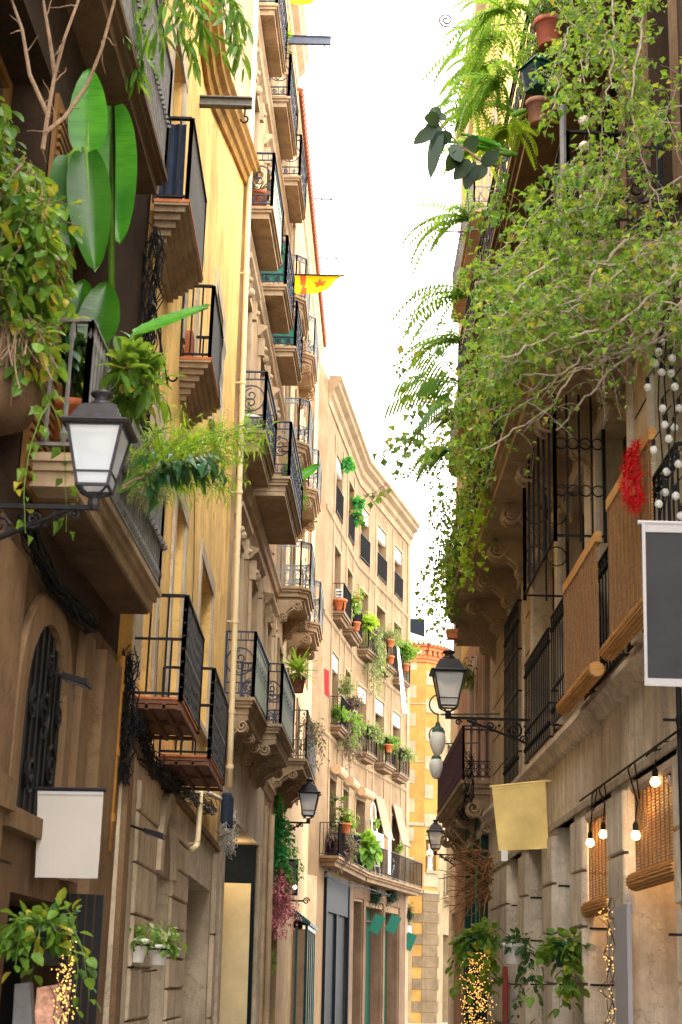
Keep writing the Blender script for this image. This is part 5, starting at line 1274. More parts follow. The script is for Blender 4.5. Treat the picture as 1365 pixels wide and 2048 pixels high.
pot('flower_pot', 'dark red pot under the bushy first floor yucca', p-V((0,0,.42)), .16, .34, 'terracotta_dark')
hanging('purple_trailer', 'purple trailing plant hanging from the grey first floor balcony', 'plant', [atY(612+6*i,1430+8*i,31.9+.8*i) for i in range(4)], 'leaf_purple', .10, .045, 5, (.4,1.0))
mb = MB(); p = atY(648,1345,35.2); mb.quad(p+V((0,0,.1)), p+V((.12,.3,.1)), p+V((.14,.3,-.55)), p+V((.03,0,-.5))); tag(mb.build('hung_cloth', 'cloth_red'), 'red cloth hung on the grey first floor balcony', 'cloth')
o = hanging('ivy_garland', 'bright green artificial ivy hanging down the lattice balcony house', 'garland', [atY(545,1590,33.2), atY(552,1640,33.2), atY(560,1690,33.2)], 'leaf_green', .10, .08, 22, (.5,1.1), side=.14, nl=3)
o = hanging('flower_garland', 'hanging garland of pink and cream flowers above the teal shop bay', 'garland', [atY(552,1735,33), atY(560,1760,33), atY(568,1790,33)], 'pink_flower', .07, .05, 20, (.3,.95), 'green_stem', side=.13, nl=3)
bush('ivy_foliage', 'pale green leaves mixed into the flower garland', 'plant', atY(572,1770,33.1), (.16,.16,.5), 'leaf_varieg', 30, .09, .04)
bush('door_plant', 'small leafy plant beside the green doorway under the garlands', 'plant', atY(535,1930,33), (.18,.2,.5), 'leaf_mid', 18, .11, .05)
p = atY(590,1774,33.6); o = thing('lit_spotlight', 'small lit white spotlight on an arm over the teal shop bay', 'spotlight', p); mb = MB(); mb.ball(p, .045, 10); mb.build('bulb', 'lamp_white', o); mb = MB(); mb.tube([p+V((0,0,.04)), p+V((-.15,0,.12)), wallat(L4, p+V((0,0,.2)))], .015, 5); mb.build('arm', 'iron', o)
p = atY(560,1755,33.2); o = thing('wall_spotlight', 'dark unlit spotlight on an arm in front of the flower garland', 'spotlight', p); mb = MB(); mb.tube([p, p+V((.22,-.1,-.08))], .06, 10); mb.build('head', 'shop_frame', o); mb = MB(); mb.tube([p, p+V((-.5,0,.08))], .015, 5); mb.build('arm', 'iron', o)
p = atY(613,1802,36); o = thing('wall_hook', 'curled black iron hook sticking out above the teal shop bay', 'hook', p); mb = MB(); mb.tube([wallat(L4,p), p-V((.05,0,0))], .02, 5); mb.tube(spiral(p, V((1,0,0)), V((0,0,1)), .08, 1.5), .016, 5); mb.build('scroll', 'iron', o)

# cream house balconies
def bpt(i, u, n_, z): W, a, b, pj = BAL5[i]; return W.P(a+(b-a)*u, pj*n_, z)
GP = 'terracotta pots on the cream house balconies'
pot('flower_pot', 'terracotta pot at the near end of the first third floor balcony', bpt(0,.1,.6,13.42), .23, .4, 'terracotta')
mb = MB(); W, a, b, pj = BAL5[0]; W.box(mb, a+.4, a+.75, .05, pj-.1, 13.5, 14.25); o = mb.build('air_conditioner', 'ac_white'); tag(o, 'white air conditioner box on the first third floor balcony', 'air conditioner')
g = MB()
for k in range(6): W.box(g, a+.39, a+.398, .1, pj-.15, 13.58+k*.11, 13.63+k*.11)
g.build('grille', 'panel_dark', o)
for i, u, z, lab in ((1,.05,14.2,'terracotta pot hung high on the second balcony railing'), (1,.1,13.3,'terracotta pot hung low on the second balcony railing'), (3,.1,14.05,'terracotta pot hung on the fourth balcony railing'), (3,.15,13.42,'small terracotta pot standing on the fourth balcony'), (4,.35,13.75,'terracotta pot hung at the middle of the fifth balcony railing')):
    pot('flower_pot', lab, bpt(i,u,1.12,z), .16, .3, 'terracotta')
bush('balcony_plant', 'white flowered creeper between the first and second third floor balconies', 'plant', bpt(1,.0,1,14.2), (.3,.4,.9), 'leaf_varieg', 26, .16, .07)
bush('balcony_plant', 'bright yellow-green plant on the third balcony of the cream house', 'plant', bpt(2,.2,.8,14.3), (0.36,0.36,0.58), 'leaf_bright', 21, .24, .11, up=.9)
hanging('trailing_plant', 'long olive trailing plant hanging below the third balcony', 'plant', [bpt(2,.75,1.05,14.2), bpt(2,.95,1.05,13.9)], 'leaf_olive', .16, .07, 7, (.9,2.2), side=.1)
bush('olive_tree', 'silvery olive bush on the fourth balcony of the cream house', 'plant', bpt(3,.55,.6,14.6), (0.79,0.72,0.54), 'leaf_olive', 49, .17, .035, nl=3)
bush('balcony_plant', 'leafy green plant with long shoots on the fifth balcony', 'plant', bpt(4,.4,.9,14.5), (0.65,0.58,0.72), 'leaf_fern', 42, .2, .08, nl=3)
bush('balcony_plant', 'green bush filling the near end of the second floor balcony', 'plant', bpt(0,.2,.6,10.0), (0.4,0.43,0.43), 'leaf_fern', 35, .16, .05, nl=3)
bush('balcony_plant', 'tall thin climber on the first second floor balcony', 'plant', bpt(0,.6,.9,10.8), (.35,.5,1.0), 'leaf_olive', 34, .14, .06, up=1.0)
bush('purple_shrub', 'purple leaved shrub leaning out of the second floor balconies', 'shrub', bpt(1,.0,1.1,10.7), (0.4,0.36,0.4), 'leaf_purple', 23, .2, .07)
hanging('trailing_plant', 'purple and green trailing plant hanging below the near second floor balcony', 'plant', [bpt(0,.8,1.05,10.1), bpt(1,.1,1.05,10.1), bpt(1,.3,1.05,10.1)], 'leaf_purple', .17, .06, 8, (.4,1.4), side=.15)
hanging('trailing_plant', 'green trailing plant mixed with the purple one below the second floor balcony', 'plant', [bpt(0,.95,1.05,10.3), bpt(1,.25,1.05,10.4)], 'leaf_fern', .16, .07, 7, (.4,1.3), side=.15)
for i, lab in ((2,'round green bush along the third second floor balcony'), (3,'wide green bush over the fourth second floor railing'), (4,'pale green bush on the fifth second floor balcony')):
    bush('balcony_shrub', lab, 'shrub', bpt(i,.4,.9,10.35), (0.54,0.65,0.4), 'leaf_olive' if i != 3 else 'leaf_fern', 49, .15, .07, nl=3)
pot('flower_pot', 'orange pot on the fourth second floor balcony', bpt(3,.1,1.08,10.0), .17, .3, 'terracotta')
mb = MB(); q0, q1 = bpt(3,.95,1.06,14.35), bpt(4,.02,1.06,14.3); mb2 = []
for k in range(8):
    u0, u1 = k/8, (k+1)/8; f = lambda u: (bpt(3,.9,1.06,14.35-2.6*u)+V((.25*u,.06*math.sin(u*9),0)), bpt(3,1.0,1.06,14.35-2.6*u)+V((.35*u+.05,.06*math.cos(u*7),0)))
    a, b = f(u0), f(u1); mb.quad(a[0], a[1], b[1], b[0])
tag(mb.build('hung_sheet', 'cloth_white', None, True), 'white cloth hanging down between the last two third floor balconies', 'cloth')
# first floor
p = atY(676,1700,51.2); o = thing('rubber_plant', 'tall rubber plant in an orange pot at the near end of the long balcony', 'plant', p); st, lf = MB(), MB()
for k in range(4): sprout(st, lf, path(p+rv(.1), V((random.uniform(-.15,.15),0,1)), random.uniform(1.3,1.9), 12, .08), .02, .30, .13, 1, 2, 1, -.1, .2, .15, .2, 4)
st.build('stem', 'twig', o); lf.build('leaves', 'leaf_dark', o)
bush('purple_shrub', 'big purple leaved plant spilling over the near end of the long balcony', 'shrub', atY(680,1690,50.2), (.7,.6,.85), 'leaf_purple', 90, .24, .07, nl=3, up=-.1)
bush('monstera_plant', 'large leaved green plant hanging over the long balcony railing', 'plant', LB.P(5.3,.75,5.9), (0.54,0.36,0.43), 'leaf_fern', 18, .38, .22, seg=4)
bush('balcony_plant', 'small green leaves beside the rubber plant on the long balcony', 'plant', LB.P(2.8,.5,6.5), (.4,.5,.6), 'leaf_mid', 26, .18, .08)
W = LC; pot('flower_pot', 'orange pot hung outside the long balcony of the cream house', LB.P(1.0,.7,6.1), .17, .3, 'terracotta')
o = thing('stepladder', 'white stepladder with a grey box leaning at the middle of the long balcony', 'ladder', LC.P(1.6,.3,5.4)); mb = MB()
for a in (1.3, 2.0): mb.tube([LC.P(a,.5,5.4), LC.P(a,.3,7.6)], .03, 6)
mb.tube(arc(LC.P(1.65,.3,7.6), LC.d, V((0,0,1)), .35, 0, PI, 10), .03, 6)
for k in range(5): mb.bar(LC.P(1.3,.48-.03*k,5.7+k*.4), LC.P(2.0,.48-.03*k,5.7+k*.4), .05)
mb.build('frame', 'white_paint', o); mb = MB(); LC.box(mb, 1.25, 2.1, .42, .6, 6.35, 6.85); mb.build('box', 'ac_white', o); mb = MB(); LC.box(mb, 1.58, 1.72, .602, .61, 6.55, 6.68); mb.build('mark', 'cloth_red', o)
bush('balcony_plant', 'little plant on the stepladder top', 'plant', LC.P(1.6,.4,7.2), (.25,.25,.25), 'leaf_mid', 12, .12, .06)
bush('balcony_plant', 'little red flowered plant by the last window of the long balcony', 'plant', LC.P(5.2,.5,6.6), (.2,.25,.25), 'leaf_mid', 12, .1, .06)
mb = MB(); LC.box(mb, 2.7, 2.95, .63, .68, 5.5, 7.0); tag(mb.build('white_tube_lantern', 'white_paint'), 'white and red upright strip on the long balcony railing', 'strip')
for i, n_ in ((3,.1),(4,.1)):
    W, a, b = bays[i]; o = thing('canvas_awning', ['larger olive canvas awning tilted out over the fourth first floor window','smaller olive canvas awning over the last first floor window'][i-3], 'awning', W.P((a+b)/2,.1,7.9), 'canvas window awnings'); mb = MB()
    mb.hexa([W.P(a,.42,6.9), W.P(b,.42,6.9), W.P(b,.45,6.9), W.P(a,.45,6.9), W.P(a,.05,8.4), W.P(b,.05,8.4), W.P(b,.08,8.4), W.P(a,.08,8.4)]); mb.build('canvas', 'awning', o); r = MB(); r.tube([W.P(a-.05,.44,6.88), W.P(b+.05,.44,6.88)], .05, 8); r.build('bar', 'awning', o)
for i in (0,1,2):
    W, a, b = bays[i]; mb = MB(); mb.tube([W.P(a-.1,.25,8.2), W.P(b+.1,.25,8.2)], .16, 12); tag(mb.build('rolled_awning', 'roll_blind'), ['rolled tan awning over the first window above the long balcony','rolled tan awning over the second window above the long balcony','rolled tan awning over the middle window above the long balcony'][i], 'awning')
# bright green rosettes on top floor
for i, z in ((0,19.0),(1,18.4),(1,17.9)):
    W, a, b = bays[i]; bush('green_pinwheel', ['bright green leafy rosette by the first top floor window','bright green leafy rosette by the second top floor window','lower bright green rosette by the second top floor window'][0 if i == 0 else (1 if z > 18 else 2)], 'decoration', W.P(b-.1,.2,z), (.2,.2,.3), 'leaf_green', 12, .2, .15)
# garlands with green tags over the shops
for i, (x, y, Y) in enumerate(((748,1800,58.5),(781,1800,61),(813,1835,64.5))):
    p = atY(x, y, Y); bush('fir_garland', ['dark fir garland above the first green tag','dark fir garland above the second green tag','dark fir garland above the last green tag'][i], 'garland', p+V((0,0,.1)), (.35,.3,.55), 'garland', 60, .16, .03, nl=4)
    q = atY(x+6, y+48, Y-.3); mb = MB(); c_, s_ = math.cos(.4), math.sin(.4)
    pts = [q+V((c_*a+s_*b, -.0, -s_*a+c_*b)) for a, b in ((-.2,-.33),(.2,-.33),(.2,.33),(-.2,.33))]; mb.hexa(pts+[t+V((0,.05,0)) for t in pts]); o = tag(mb.build('green_tag', 'tag_green'), ['tilted green card hanging from the first fir garland','tilted green card hanging from the second fir garland','tilted green card hanging from the last fir garland'][i], 'card')

# ================================================================== PLANTS, RIGHT
def vinemass(name, label, strands, mat, Y, L, w, r=.005, stem='twig', nl=2, wander=.18, sub=5, subL=(.15,.4), dens=1.0):
    """woody vine: long stems given as picture traces on the depth Y, with leafy side shoots"""
    o = thing(name, label, 'vine', atY(*strands[0][0], Y[0]), None); st, lf = MB(), MB()
    for ln in strands:
        y0 = random.uniform(*Y); pts = []
        P_ = [atY(x, y, y0+random.uniform(-.15,.15)) for x, y in ln]
        for i in range(len(P_)-1):
            for k in range(5): pts.append(P_[i].lerp(P_[i+1], k/5)+rv(.02))
        pts.append(P_[-1]); st.tube(pts, r*random.uniform(.8,2.0), 5, .5, False)
        for i in range(1, len(pts)):
            if random.random() > dens: continue
            for k in range(sub):
                Ln = random.uniform(*subL); sprout(st, lf, path(pts[i].lerp(pts[i-1], random.random()), rv(1)+V((0,-.15,-.2)), Ln, max(3,int(Ln/.06)), .25, .12), r*.45, L, w, 1, nl, 1, .35)
    st.build('stem', stem, o); lf.build('leaves', mat, o); return o
def trace(x0, y0, x1, y1, n=5, j=22): return [(x0+(x1-x0)*i/n+random.uniform(-j,j), y0+(y1-y0)*i/n+random.uniform(-j,j)) for i in range(n+1)]
random.seed(5)
main = [trace(1400, random.uniform(380,640), random.uniform(880,1000), random.uniform(520,800), 6, 30) for i in range(11)]
main += [trace(random.uniform(1150,1380), random.uniform(430,600), random.uniform(930,1060), random.uniform(620,860), 5, 26) for i in range(10)]
vinemass('climbing_vine', 'huge tangle of woody vine with small bright leaves over the right balcony', main, 'leaf_vine', (9.4, 11.8), .058, .05, .006, 'twig_pale', 2, sub=2, subL=(.08,.32), dens=.55)
main = [trace(random.uniform(1040,1380), random.uniform(300,420), random.uniform(930,1250), random.uniform(480,640), 5, 25) for i in range(9)]
vinemass('climbing_vine', 'upper layer of the vine across the near end of the right balcony', main, 'leaf_vine', (10, 12), .058, .05, .006, 'twig_pale', 2, sub=2, subL=(.08,.28), dens=.5)
main = [trace(random.uniform(1040,1380), -30, random.uniform(1060,1380), random.uniform(150,380), 5, 22) for i in range(7)]
vinemass('climbing_vine', 'sparse leafy strands cascading over the dark top right corner', main, 'leaf_vine', (10.2,11.6), .058, .05, .005, 'twig_pale', 2, sub=2, subL=(.08,.3), dens=.5)
main = [[(1225,-20),(1228,120),(1205,230),(1200,330),(1195,400)], [(1285,60),(1262,200),(1265,260),(1290,330),(1330,430)], [(1365,240),(1280,255),(1240,300),(1190,420)], [(1130,60),(1120,140),(1105,220)], [(1365,210),(1310,230),(1270,300)], [(1180,60),(1170,150),(1180,280),(1110,360)], [(1380,100),(1330,220),(1365,330)]]
vinemass('climbing_vine', 'thin bare-stemmed vine hanging past the dark end of the right balcony', main, 'leaf_vine', (9.5, 10.5), .055, .045, .006, 'twig_pale', 2, sub=2, subL=(.08,.25), dens=.7)
main = [trace(1380, y, x, y2, 6, 18) for y, x, y2 in ((600,1000,840),(640,1050,760),(660,960,720),(560,980,690),(700,1100,690),(620,1120,850),(480,1040,640),(590,1060,610),(540,1150,640),(650,1180,700),(610,960,900))]
vinemass('dry_vine', 'bare brown twigs of the vine hanging under the green leaves on the right', main, 'leaf_vine', (9.8, 11.0), .045, .035, .007, 'twig_pale', 1, sub=1, subL=(.2,.5), dens=.35)
hanging('ivy_strand', 'ivy trailing down the outer edge of the right balcony, lit yellow-green', 'vine', [R1.P(s,.9,SZ+.9) for s in (11.5,12.5,13.5,14.5,15.5,16.5,18,19.5,21,22.5,23.4)], 'leaf_vine', .085, .075, 8, (.6,1.5), side=.2)
hanging('ivy_strand', 'bright ivy falling below the slab of the right balcony near its far end', 'vine', [R1.P(s,.95,SZ+.3) for s in (17,18.5,20,21.5,23)], 'leaf_bright', .10, .09, 2, (.5,1.3), side=.1)
hanging('shrub_foliage', 'dense darker foliage filling the railing of the right balcony', 'plant', [R1.P(s,.85+random.uniform(-.2,.25),SZ+random.uniform(.8,2.6)) for s in [10.5+.55*i for i in range(23)]], 'leaf_fern', .10, .07, 4, (.25,.7), side=.3)
for i, (x, y, Y, n_, L, m, lab) in enumerate(((965,130,15.5,14,.8,'leaf_fern','large green fern hanging high on the right beside the ochre wall'), (1010,20,14,14,.8,'leaf_fern','green fern at the top right above the hanging pots'), (985,80,14.8,16,.9,'leaf_fern','big drooping fern in front of the ochre wall edge'), (955,215,15,14,.75,'leaf_fern','fern hanging just above the rubber plant leaves'), (1000,170,14.2,14,.75,'leaf_fern','fern hanging left of the house-shaped lantern'), (1030,260,14.5,26,.55,'leaf_fernyellow','yellow-green fern glowing under the dark pots'), (960,300,16,18,.5,'leaf_fernyellow','yellow-green fern below the rubber plant branch'), (935,440,17.5,16,1.0,'leaf_fern','fern reaching into the sky above the iron curl on the right'), (930,590,19,18,1.15,'leaf_fern','fern reaching into the sky level with the flag'), (920,680,20,16,1.1,'leaf_fern','fern at the outer edge above the palm leaf'), (905,900,23,20,.9,'leaf_fern','fern low at the far end of the overgrown balcony'), (925,830,20,16,.6,'leaf_olive','pale fern around the terracotta pot'))):
    fern('hanging_fern', lab, atY(x, y, Y), n_, L, m, (.7,.7,.5), .09 if m != 'leaf_fern' else .115, bias=(-.9 if x < 940 else -.3,-.1,.25), grav=.10 if x < 940 else .13)
hanging('dark_fern_strand', 'dark feathery strand hanging against the sky at the far end of the right balcony', 'fern', [atY(886,1010,25)], 'leaf_rubber', .12, .028, 5, (1.1,1.5), side=.05, nl=2, step=.05)
hanging('creeper_tip', 'loose creeper tips reaching left into the sky', 'vine', [atY(x,y,14.5) for x, y in ((860,690),(870,740),(880,800),(870,860),(850,880),(855,890))], 'leaf_vine', .085, .07, 2, (.25,.55), side=.1, out=(-.9,0,.35))
vinemass('creeper_strand', 'long thin creeper strand floating against the cream house, few leaves', [[(930,905),(880,890),(820,885),(770,900),(725,905)], [(900,930),(850,925),(790,965),(740,1000),(700,1020)], [(780,968),(745,985),(725,1000)]], 'leaf_vine', (13.2,13.8), .08, .07, .003, 'twig', 1, sub=1, subL=(.05,.14), dens=.42)
# rubber plant branch
o = thing('rubber_plant', 'rubber plant branch with dark round leaves against the white sky', 'plant', atY(1000,335,14)); st, lf = MB(), MB()
pts = [atY(x, y, 14) for x, y in ((1000,335),(960,320),(920,290),(893,262),(878,240),(868,222))]; st.tube(pts, .016, 6, .5)
for x0, y0, x1, y1 in ((878,238,860,212),(873,240,890,222),(880,250,845,265),(875,255,828,285),(885,262,868,320),(880,255,858,352),(900,285,880,262),(905,290,922,320),(915,300,895,345),(925,305,905,330),(880,240,850,235),(940,320,908,360),(950,325,930,380),(965,330,1000,300),(930,300,960,270),(975,335,930,360)):
    a, b = atY(x0,y0,14), atY(x1,y1,14+random.uniform(-.15,.1)); leaf(lf, a, b-a, V((random.uniform(-.35,.35),-1,-.35)), (b-a).length*.95, .15, .12, .12, 7)
st.build('stem', 'twig', o); lf.build('leaves', 'leaf_rubber', o, True)
for x0, y0, x1, y1, lab in ((985,300,890,275,'broad mid-green leaf pointing left beside the rubber plant'), (1000,295,925,262,'broad pale leaf pointing left above the rubber plant stem'),(1060,215,1140,180,'broad dark leaf below the hanging house lantern')):
    bigleaf(lab, atY(x0,y0,14.2), atY(x1,y1,14.2), .14, (0,-.8,1), 'broad leaves by the rubber plant', .2, .12)
# palm
o = thing('palm_plant', 'palm with narrow drooping leaflets against the sky on the right', 'palm', atY(930,770,19)); st, lf = MB(), MB()
for x1, y1, n_ in ((785,800,1),(805,760,1),(840,705,1),(835,850,1),(880,690,1),(850,760,1)):
    a, b = atY(930,770,19), atY(x1,y1,19+random.uniform(-.6,.6)); d = b-a; k = 16
    pts = [a+d*(i/k)+V((0,0,.30*math.sin(PI*i/k)*d.length*.45)) for i in range(k+1)]; st.tube(pts, .012, 5, .3)
    for i in range(4, k+1):
        t = (pts[i]-pts[i-1]).normalized()
        for sg in (-1, 1): leaf(lf, pts[i], t*.7+V((0,sg*.6,-.75)), V((0,0,1)), .6*(1-.4*i/k), .036, .2, .1, 3)
st.build('stem', 'green_stem', o); lf.build('fronds', 'leaf_fern', o)
# pots, house lantern and sundries on the right balcony
p = atY(1100,95,13.2); pot('flower_pot', 'red-brown pot hanging above the house-shaped lantern', p, .15, .29, 'red_clay'); bush('potted_plant', 'feathery plant growing from the terracotta pot at the top right', 'plant', p+V((0,0,.3)), (.3,.3,.35), 'leaf_dark', 36, .09, .03)
p = atY(1078,250,13.2); pot('flower_pot', 'dark red-brown pot below the house lantern', p, .12, .25, 'terracotta_dark')
pot('flower_pot', 'terracotta pot tucked in the foliage beside the palm', atY(941,878,19.5), .15, .25, 'terracotta')
p = atY(1078,182,13.3); o = thing('house_lantern', 'dark green house-shaped lantern hanging between two pots', 'lantern', p); mb = MB(); R_ = Matrix.Rotation(.5, 4, 'Z')
q = lambda x, y, z: p+(R_@V((x, y, z)))
mb.hexa([q(-.1,-.1,0),q(.1,-.1,0),q(.1,.1,0),q(-.1,.1,0),q(-.12,-.12,.26),q(.12,-.12,.26),q(.12,.12,.26),q(-.12,.12,.26)]); mb.add([q(-.15,-.15,.26),q(.15,-.15,.26),q(.15,.15,.26),q(-.15,.15,.26),q(0,0,.44)], [(3,2,1,0),(0,1,4),(1,2,4),(2,3,4),(3,0,4)]); mb.build('body', 'shop_green', o)
mb = MB(); mb.quad(q(-.07,-.112,.04),q(.07,-.112,.04),q(.085,-.128,.22),q(-.085,-.128,.22)); mb.quad(q(-.112,.07,.04),q(-.112,-.07,.04),q(-.128,-.085,.22),q(-.128,.085,.22)); mb.build('pane', 'shop_frame', o)
for px, py, Y, s_, lab in ((893,48,17,.16,'large iron curl reaching into the sky at the top right'), (880,460,21,.14,'smaller iron curl reaching into the sky at mid height on the right')):
    c = atY(px, py-8, Y); o = thing('iron_scroll', lab, 'iron scroll', c); mb = MB(); mb.tube(spiral(c, V((-1,0,0)), V((0,0,1)), .10*s_/.16*1.0, 1.6, -PI/2, 22, .2), .013, 6); b = c-V((0,0,.10*s_/.16)); mb.tube([b, b+V((.25,0,.0)), V((2.6, Y, b.z+.15))], .013, 6); mb.tube(spiral(b+V((.32,0,-.07)), V((1,0,0)), V((0,0,1)), .07, 1.4, PI/2), .011, 5); mb.build('rod', 'iron_purple', o)
# railing corner post with white finials at the near end
o = thing('railing_post', 'pale blue-grey railing post with white knobs at the near end of the right balcony', 'post', R1.P(9.95,.83,SZ)); mb = MB(); mb.tube([R1.P(9.93,.84,SZ), R1.P(9.93,.84,SZ+1.3)], .03, 8); mb.build('pole', 'iron_grey', o)
for k in range(5): mb = MB(); mb.ball(R1.P(9.92,.66,SZ+.15+.25*k), .05, 8); mb.build('knob', 'statue', o)
# tinsel
o = thing('tinsel_garland', 'shiny red tinsel garland draped on the bamboo blind rail at the right', 'tinsel', atY(1262,950,11.3)); mb = MB(); pts = [atY(x, y, 11.3) for x, y in ((1274,885),(1268,905),(1258,925),(1252,960),(1256,1000),(1272,1018),(1278,985),(1275,950),(1270,920))]
for i in range(len(pts)-1):
    for k in range(75):
        c = pts[i].lerp(pts[i+1], random.random()); leaf(mb, c, rv(), rv(), .085, .011, .3, .2)
mb.build('strips', 'tinsel', o); mb = MB(); mb.tube(pts, .012, 5); mb.build('core', 'cloth_red', o)
# clear bulbs on hanging strings
G1 = 'clear globe bulbs on strings at the right edge'; bl = [(1318,612),(1323,682),(1318,702),(1310,725),(1324,743),(1343,745),(1296,773),(1350,772),(1326,815),(1330,848),(1349,853),(1338,876),(1308,898),(1357,926),(1333,942),(1331,983),(1352,990),(1318,1006),(1362,1030),(1345,715),(1358,815),(1308,655)]
o = thing('globe_string', 'string of unlit clear globe bulbs cascading above the grey banner', 'light string', atY(1330,600,10.2)); mb = MB()
for k in range(3): mb.tube([atY(1322+12*k+5*math.sin(j+k), 560+50*j, 10.25) for j in range(11)], .006, 5)
mb.build('cable', 'cable', o)
for x, y in bl:
    c = atY(x, y, 10.2+random.uniform(-.1,.1)); b = MB(); b.lathe(c-V((0,0,.036)), [(.003,0),(.017,.005),(.027,.017),(.029,.028),(.026,.041),(.016,.053),(.012,.058)], 10); h = b.build('bulb', 'bulb_clear', o, True); k = MB(); k.lathe(c+V((0,0,.018)), [(.014,0),(.015,.045),(.008,.055)], 8); k.tube([c+V((0,0,.07)), c+V((.05,0,.14))], .006, 4); k.build('socket', 'cable', h)
# warm bulbs
o = thing('bulb_string', 'black festoon cable with warm lit bulbs along the lintel at street level', 'light string', atY(1207,1650,14)); mb = MB()
bx = [(1181,1685,15.3),(1207,1668,14.9),(1272,1670,13.4),(1311,1563,12.6),(1345,1560,12.3)]
run = [R1.P(S(R1,x,1600,.12),.12,zl_+.02) for x in (1160,1200,1240,1290,1340,1380)]; mb.tube(run, .01, 5)
for i, (x, y, Y) in enumerate(bx):
    c = atY(x, y, Y); sh = V((2.52-c.x, 0, 0)); mb.tube([c+V((0,0,.1)), c+V((.02,0,.28)), V((2.56, c.y+.1, zl_+.02)), V((2.56, c.y-.2, zl_+.05)), c+V((.03,-.05,.3))], .007, 5)
    b = MB(); b.lathe(c-V((0,0,.045)), [(.004,0),(.028,.01),(.040,.03),(.042,.045),(.034,.065),(.02,.085)], 12); h = b.build('bulb', 'bulb_glow' if i < 4 else 'bulb_clear', o, True); k = MB(); k.lathe(c+V((0,0,.035)), [(.024,0),(.026,.05),(.014,.075)], 10); k.build('socket', 'cable', h)
mb.build('cable', 'cable', o)
def fairy(label, paths_, n, spread, r=.0075):
    o = thing('fairy_lights', label, 'fairy lights', paths_[0][0], 'bunches of warm fairy lights'); st, lt = MB(), MB()
    for p in paths_:
        st.tube(p, .003, 4, 1, False)
        for i in range(n):
            u = random.random()*(len(p)-1); j = int(u); lt.ball(p[j].lerp(p[min(j+1,len(p)-1)], u-j)+rv(spread), r, 5)
    st.build('wire', 'cable', o); k = lt.build('lights', 'spark', o, kind='stuff'); return o
fairy('warm fairy lights trailing from the basket plant at the lower left', [[atY(148-k*3+random.uniform(-12,8), 1880+170*i/9, 8.9) + rv(.02) for i in range(10)] for k in range(12)], 16, .022, .0045)
fairy('dense golden fairy lights hanging from the pothos basket on the right', [[atY(random.uniform(925,985)+random.uniform(-6,6), 1900+160*i/9, 21) + rv(.03) for i in range(10)] for k in range(26)], 22, .035, .0075)
fairy('thin line of fairy lights climbing the pilaster beside the grey panel', [[atY(1222-8*math.sin(i*.9+k*2)-(i%4==2)*7*k, 1795+260*i/14, 14.2) for i in range(15)] for k in range(4)], 16, .02, .006)
# street-level hanging pots
def pothos(potname, lab, lab2, c, r, h, mat, L, w, n, length, leafm='leaf_mid', gv=.25):
    pot(potname, lab, c, r, h, mat)
    o = thing('pothos_plant', lab2, 'plant', V(c)+V((0,0,h))); st, lf = MB(), MB()
    for i in range(n):
        a = random.uniform(0, 2*PI); d = V((math.cos(a), math.sin(a), random.uniform(.1,1.2))); sprout(st, lf, path(V(c)+V((0,0,h*.95)), d, r*random.uniform(1.2,2.4), 5, .25, gv), .005, L, w, 1, 3, .9, .3, .5, seg=4)
    for i in range(int(n*.5)):
        a = random.uniform(0, 2*PI); q = V(c)+V((math.cos(a)*r*1.2, math.sin(a)*r*1.2, h)); Ln = random.uniform(*length); sprout(st, lf, path(q, V((math.cos(a)*.4, math.sin(a)*.4-.1, -.6)), Ln, max(4,int(Ln/.07)), .2, .3), .004, L, w, 1, 2, .9, .3, .4, seg=4)
    st.build('stem', 'green_stem', o); lf.build('leaves', leafm, o)
def ringholder(lab, c, r, W):
    o = thing('pot_ring', lab, 'wall bracket', c); mb = MB(); mb.tube(arc(c, V((1,0,0)), V((0,1,0)), r, 0, 2*PI, 16), .007, 5); b = wallat(W, c); mb.tube([b+V((0,0,.05)), c-(c-b).normalized()*r, ], .008, 5); mb.tube([b+V((0,0,.05)), b-V((0,0,.2)), c-V((0,0,.17))], .008, 5); mb.build('ring', 'iron', o)
p = atY(269,1925,13.3); pothos('flower_pot', 'white pot in a wire ring, nearer of the pair on the tan stone wall', 'green and cream pothos in the nearer white pot', p, .105, .19, 'white_pot', .075, .045, 8, (.02,.04), 'leaf_varieg', 0); ringholder('black wire ring around the nearer white pot', p+V((0,0,.14)), .115, L2)
p = atY(315,1930,13.9); pothos('flower_pot', 'white pot in a wire ring, farther of the pair on the tan stone wall', 'pale variegated pothos in the farther white pot', p, .095, .17, 'white_pot', .075, .045, 8, (.02,.06), 'leaf_varieg', 0); ringholder('black wire ring around the farther white pot', p+V((0,0,.13)), .105, L2)
p = atY(80,1930,8.9); pothos('wall_basket', 'black wall basket with a terracotta base at the lower left', 'dark trailing pothos spilling from the black basket at the lower left', p, .14, .2, 'black_pot', .07, .05, 22, (.15,.5), 'leaf_mid')
p = atY(952,1905,21); pothos('hanging_pot', 'pot hidden under the pothos with golden lights on the right', 'lush pothos hanging above the golden fairy lights', p, .16, .2, 'green_pot', .11, .08, 20, (.2,.8), 'leaf_mid')
mb = MB(); mb.tube([p+V((0,0,.2)), p+V((0,0,1.1))], .008, 5); tag(mb.build('plant_hanger', 'green_screen'), 'green cord holding the pothos basket above the golden lights', 'plant hanger')
p = atY(1027,1928,19.5); pothos('flower_pot', 'white pot on the stone pilaster between the two big pothos plants', 'trailing pothos in the white pot on the stone pilaster', p, .13, .24, 'white_pot', .085, .055, 9, (.3,.9), 'leaf_dark')
p = atY(1135,1935,16.5); pothos('flower_pot', 'dark green pot on the right almost hidden by leaves', 'big pothos with long strands around the dark green pot', p, .15, .25, 'green_pot', .10, .075, 18, (.3,.85), 'leaf_mid')
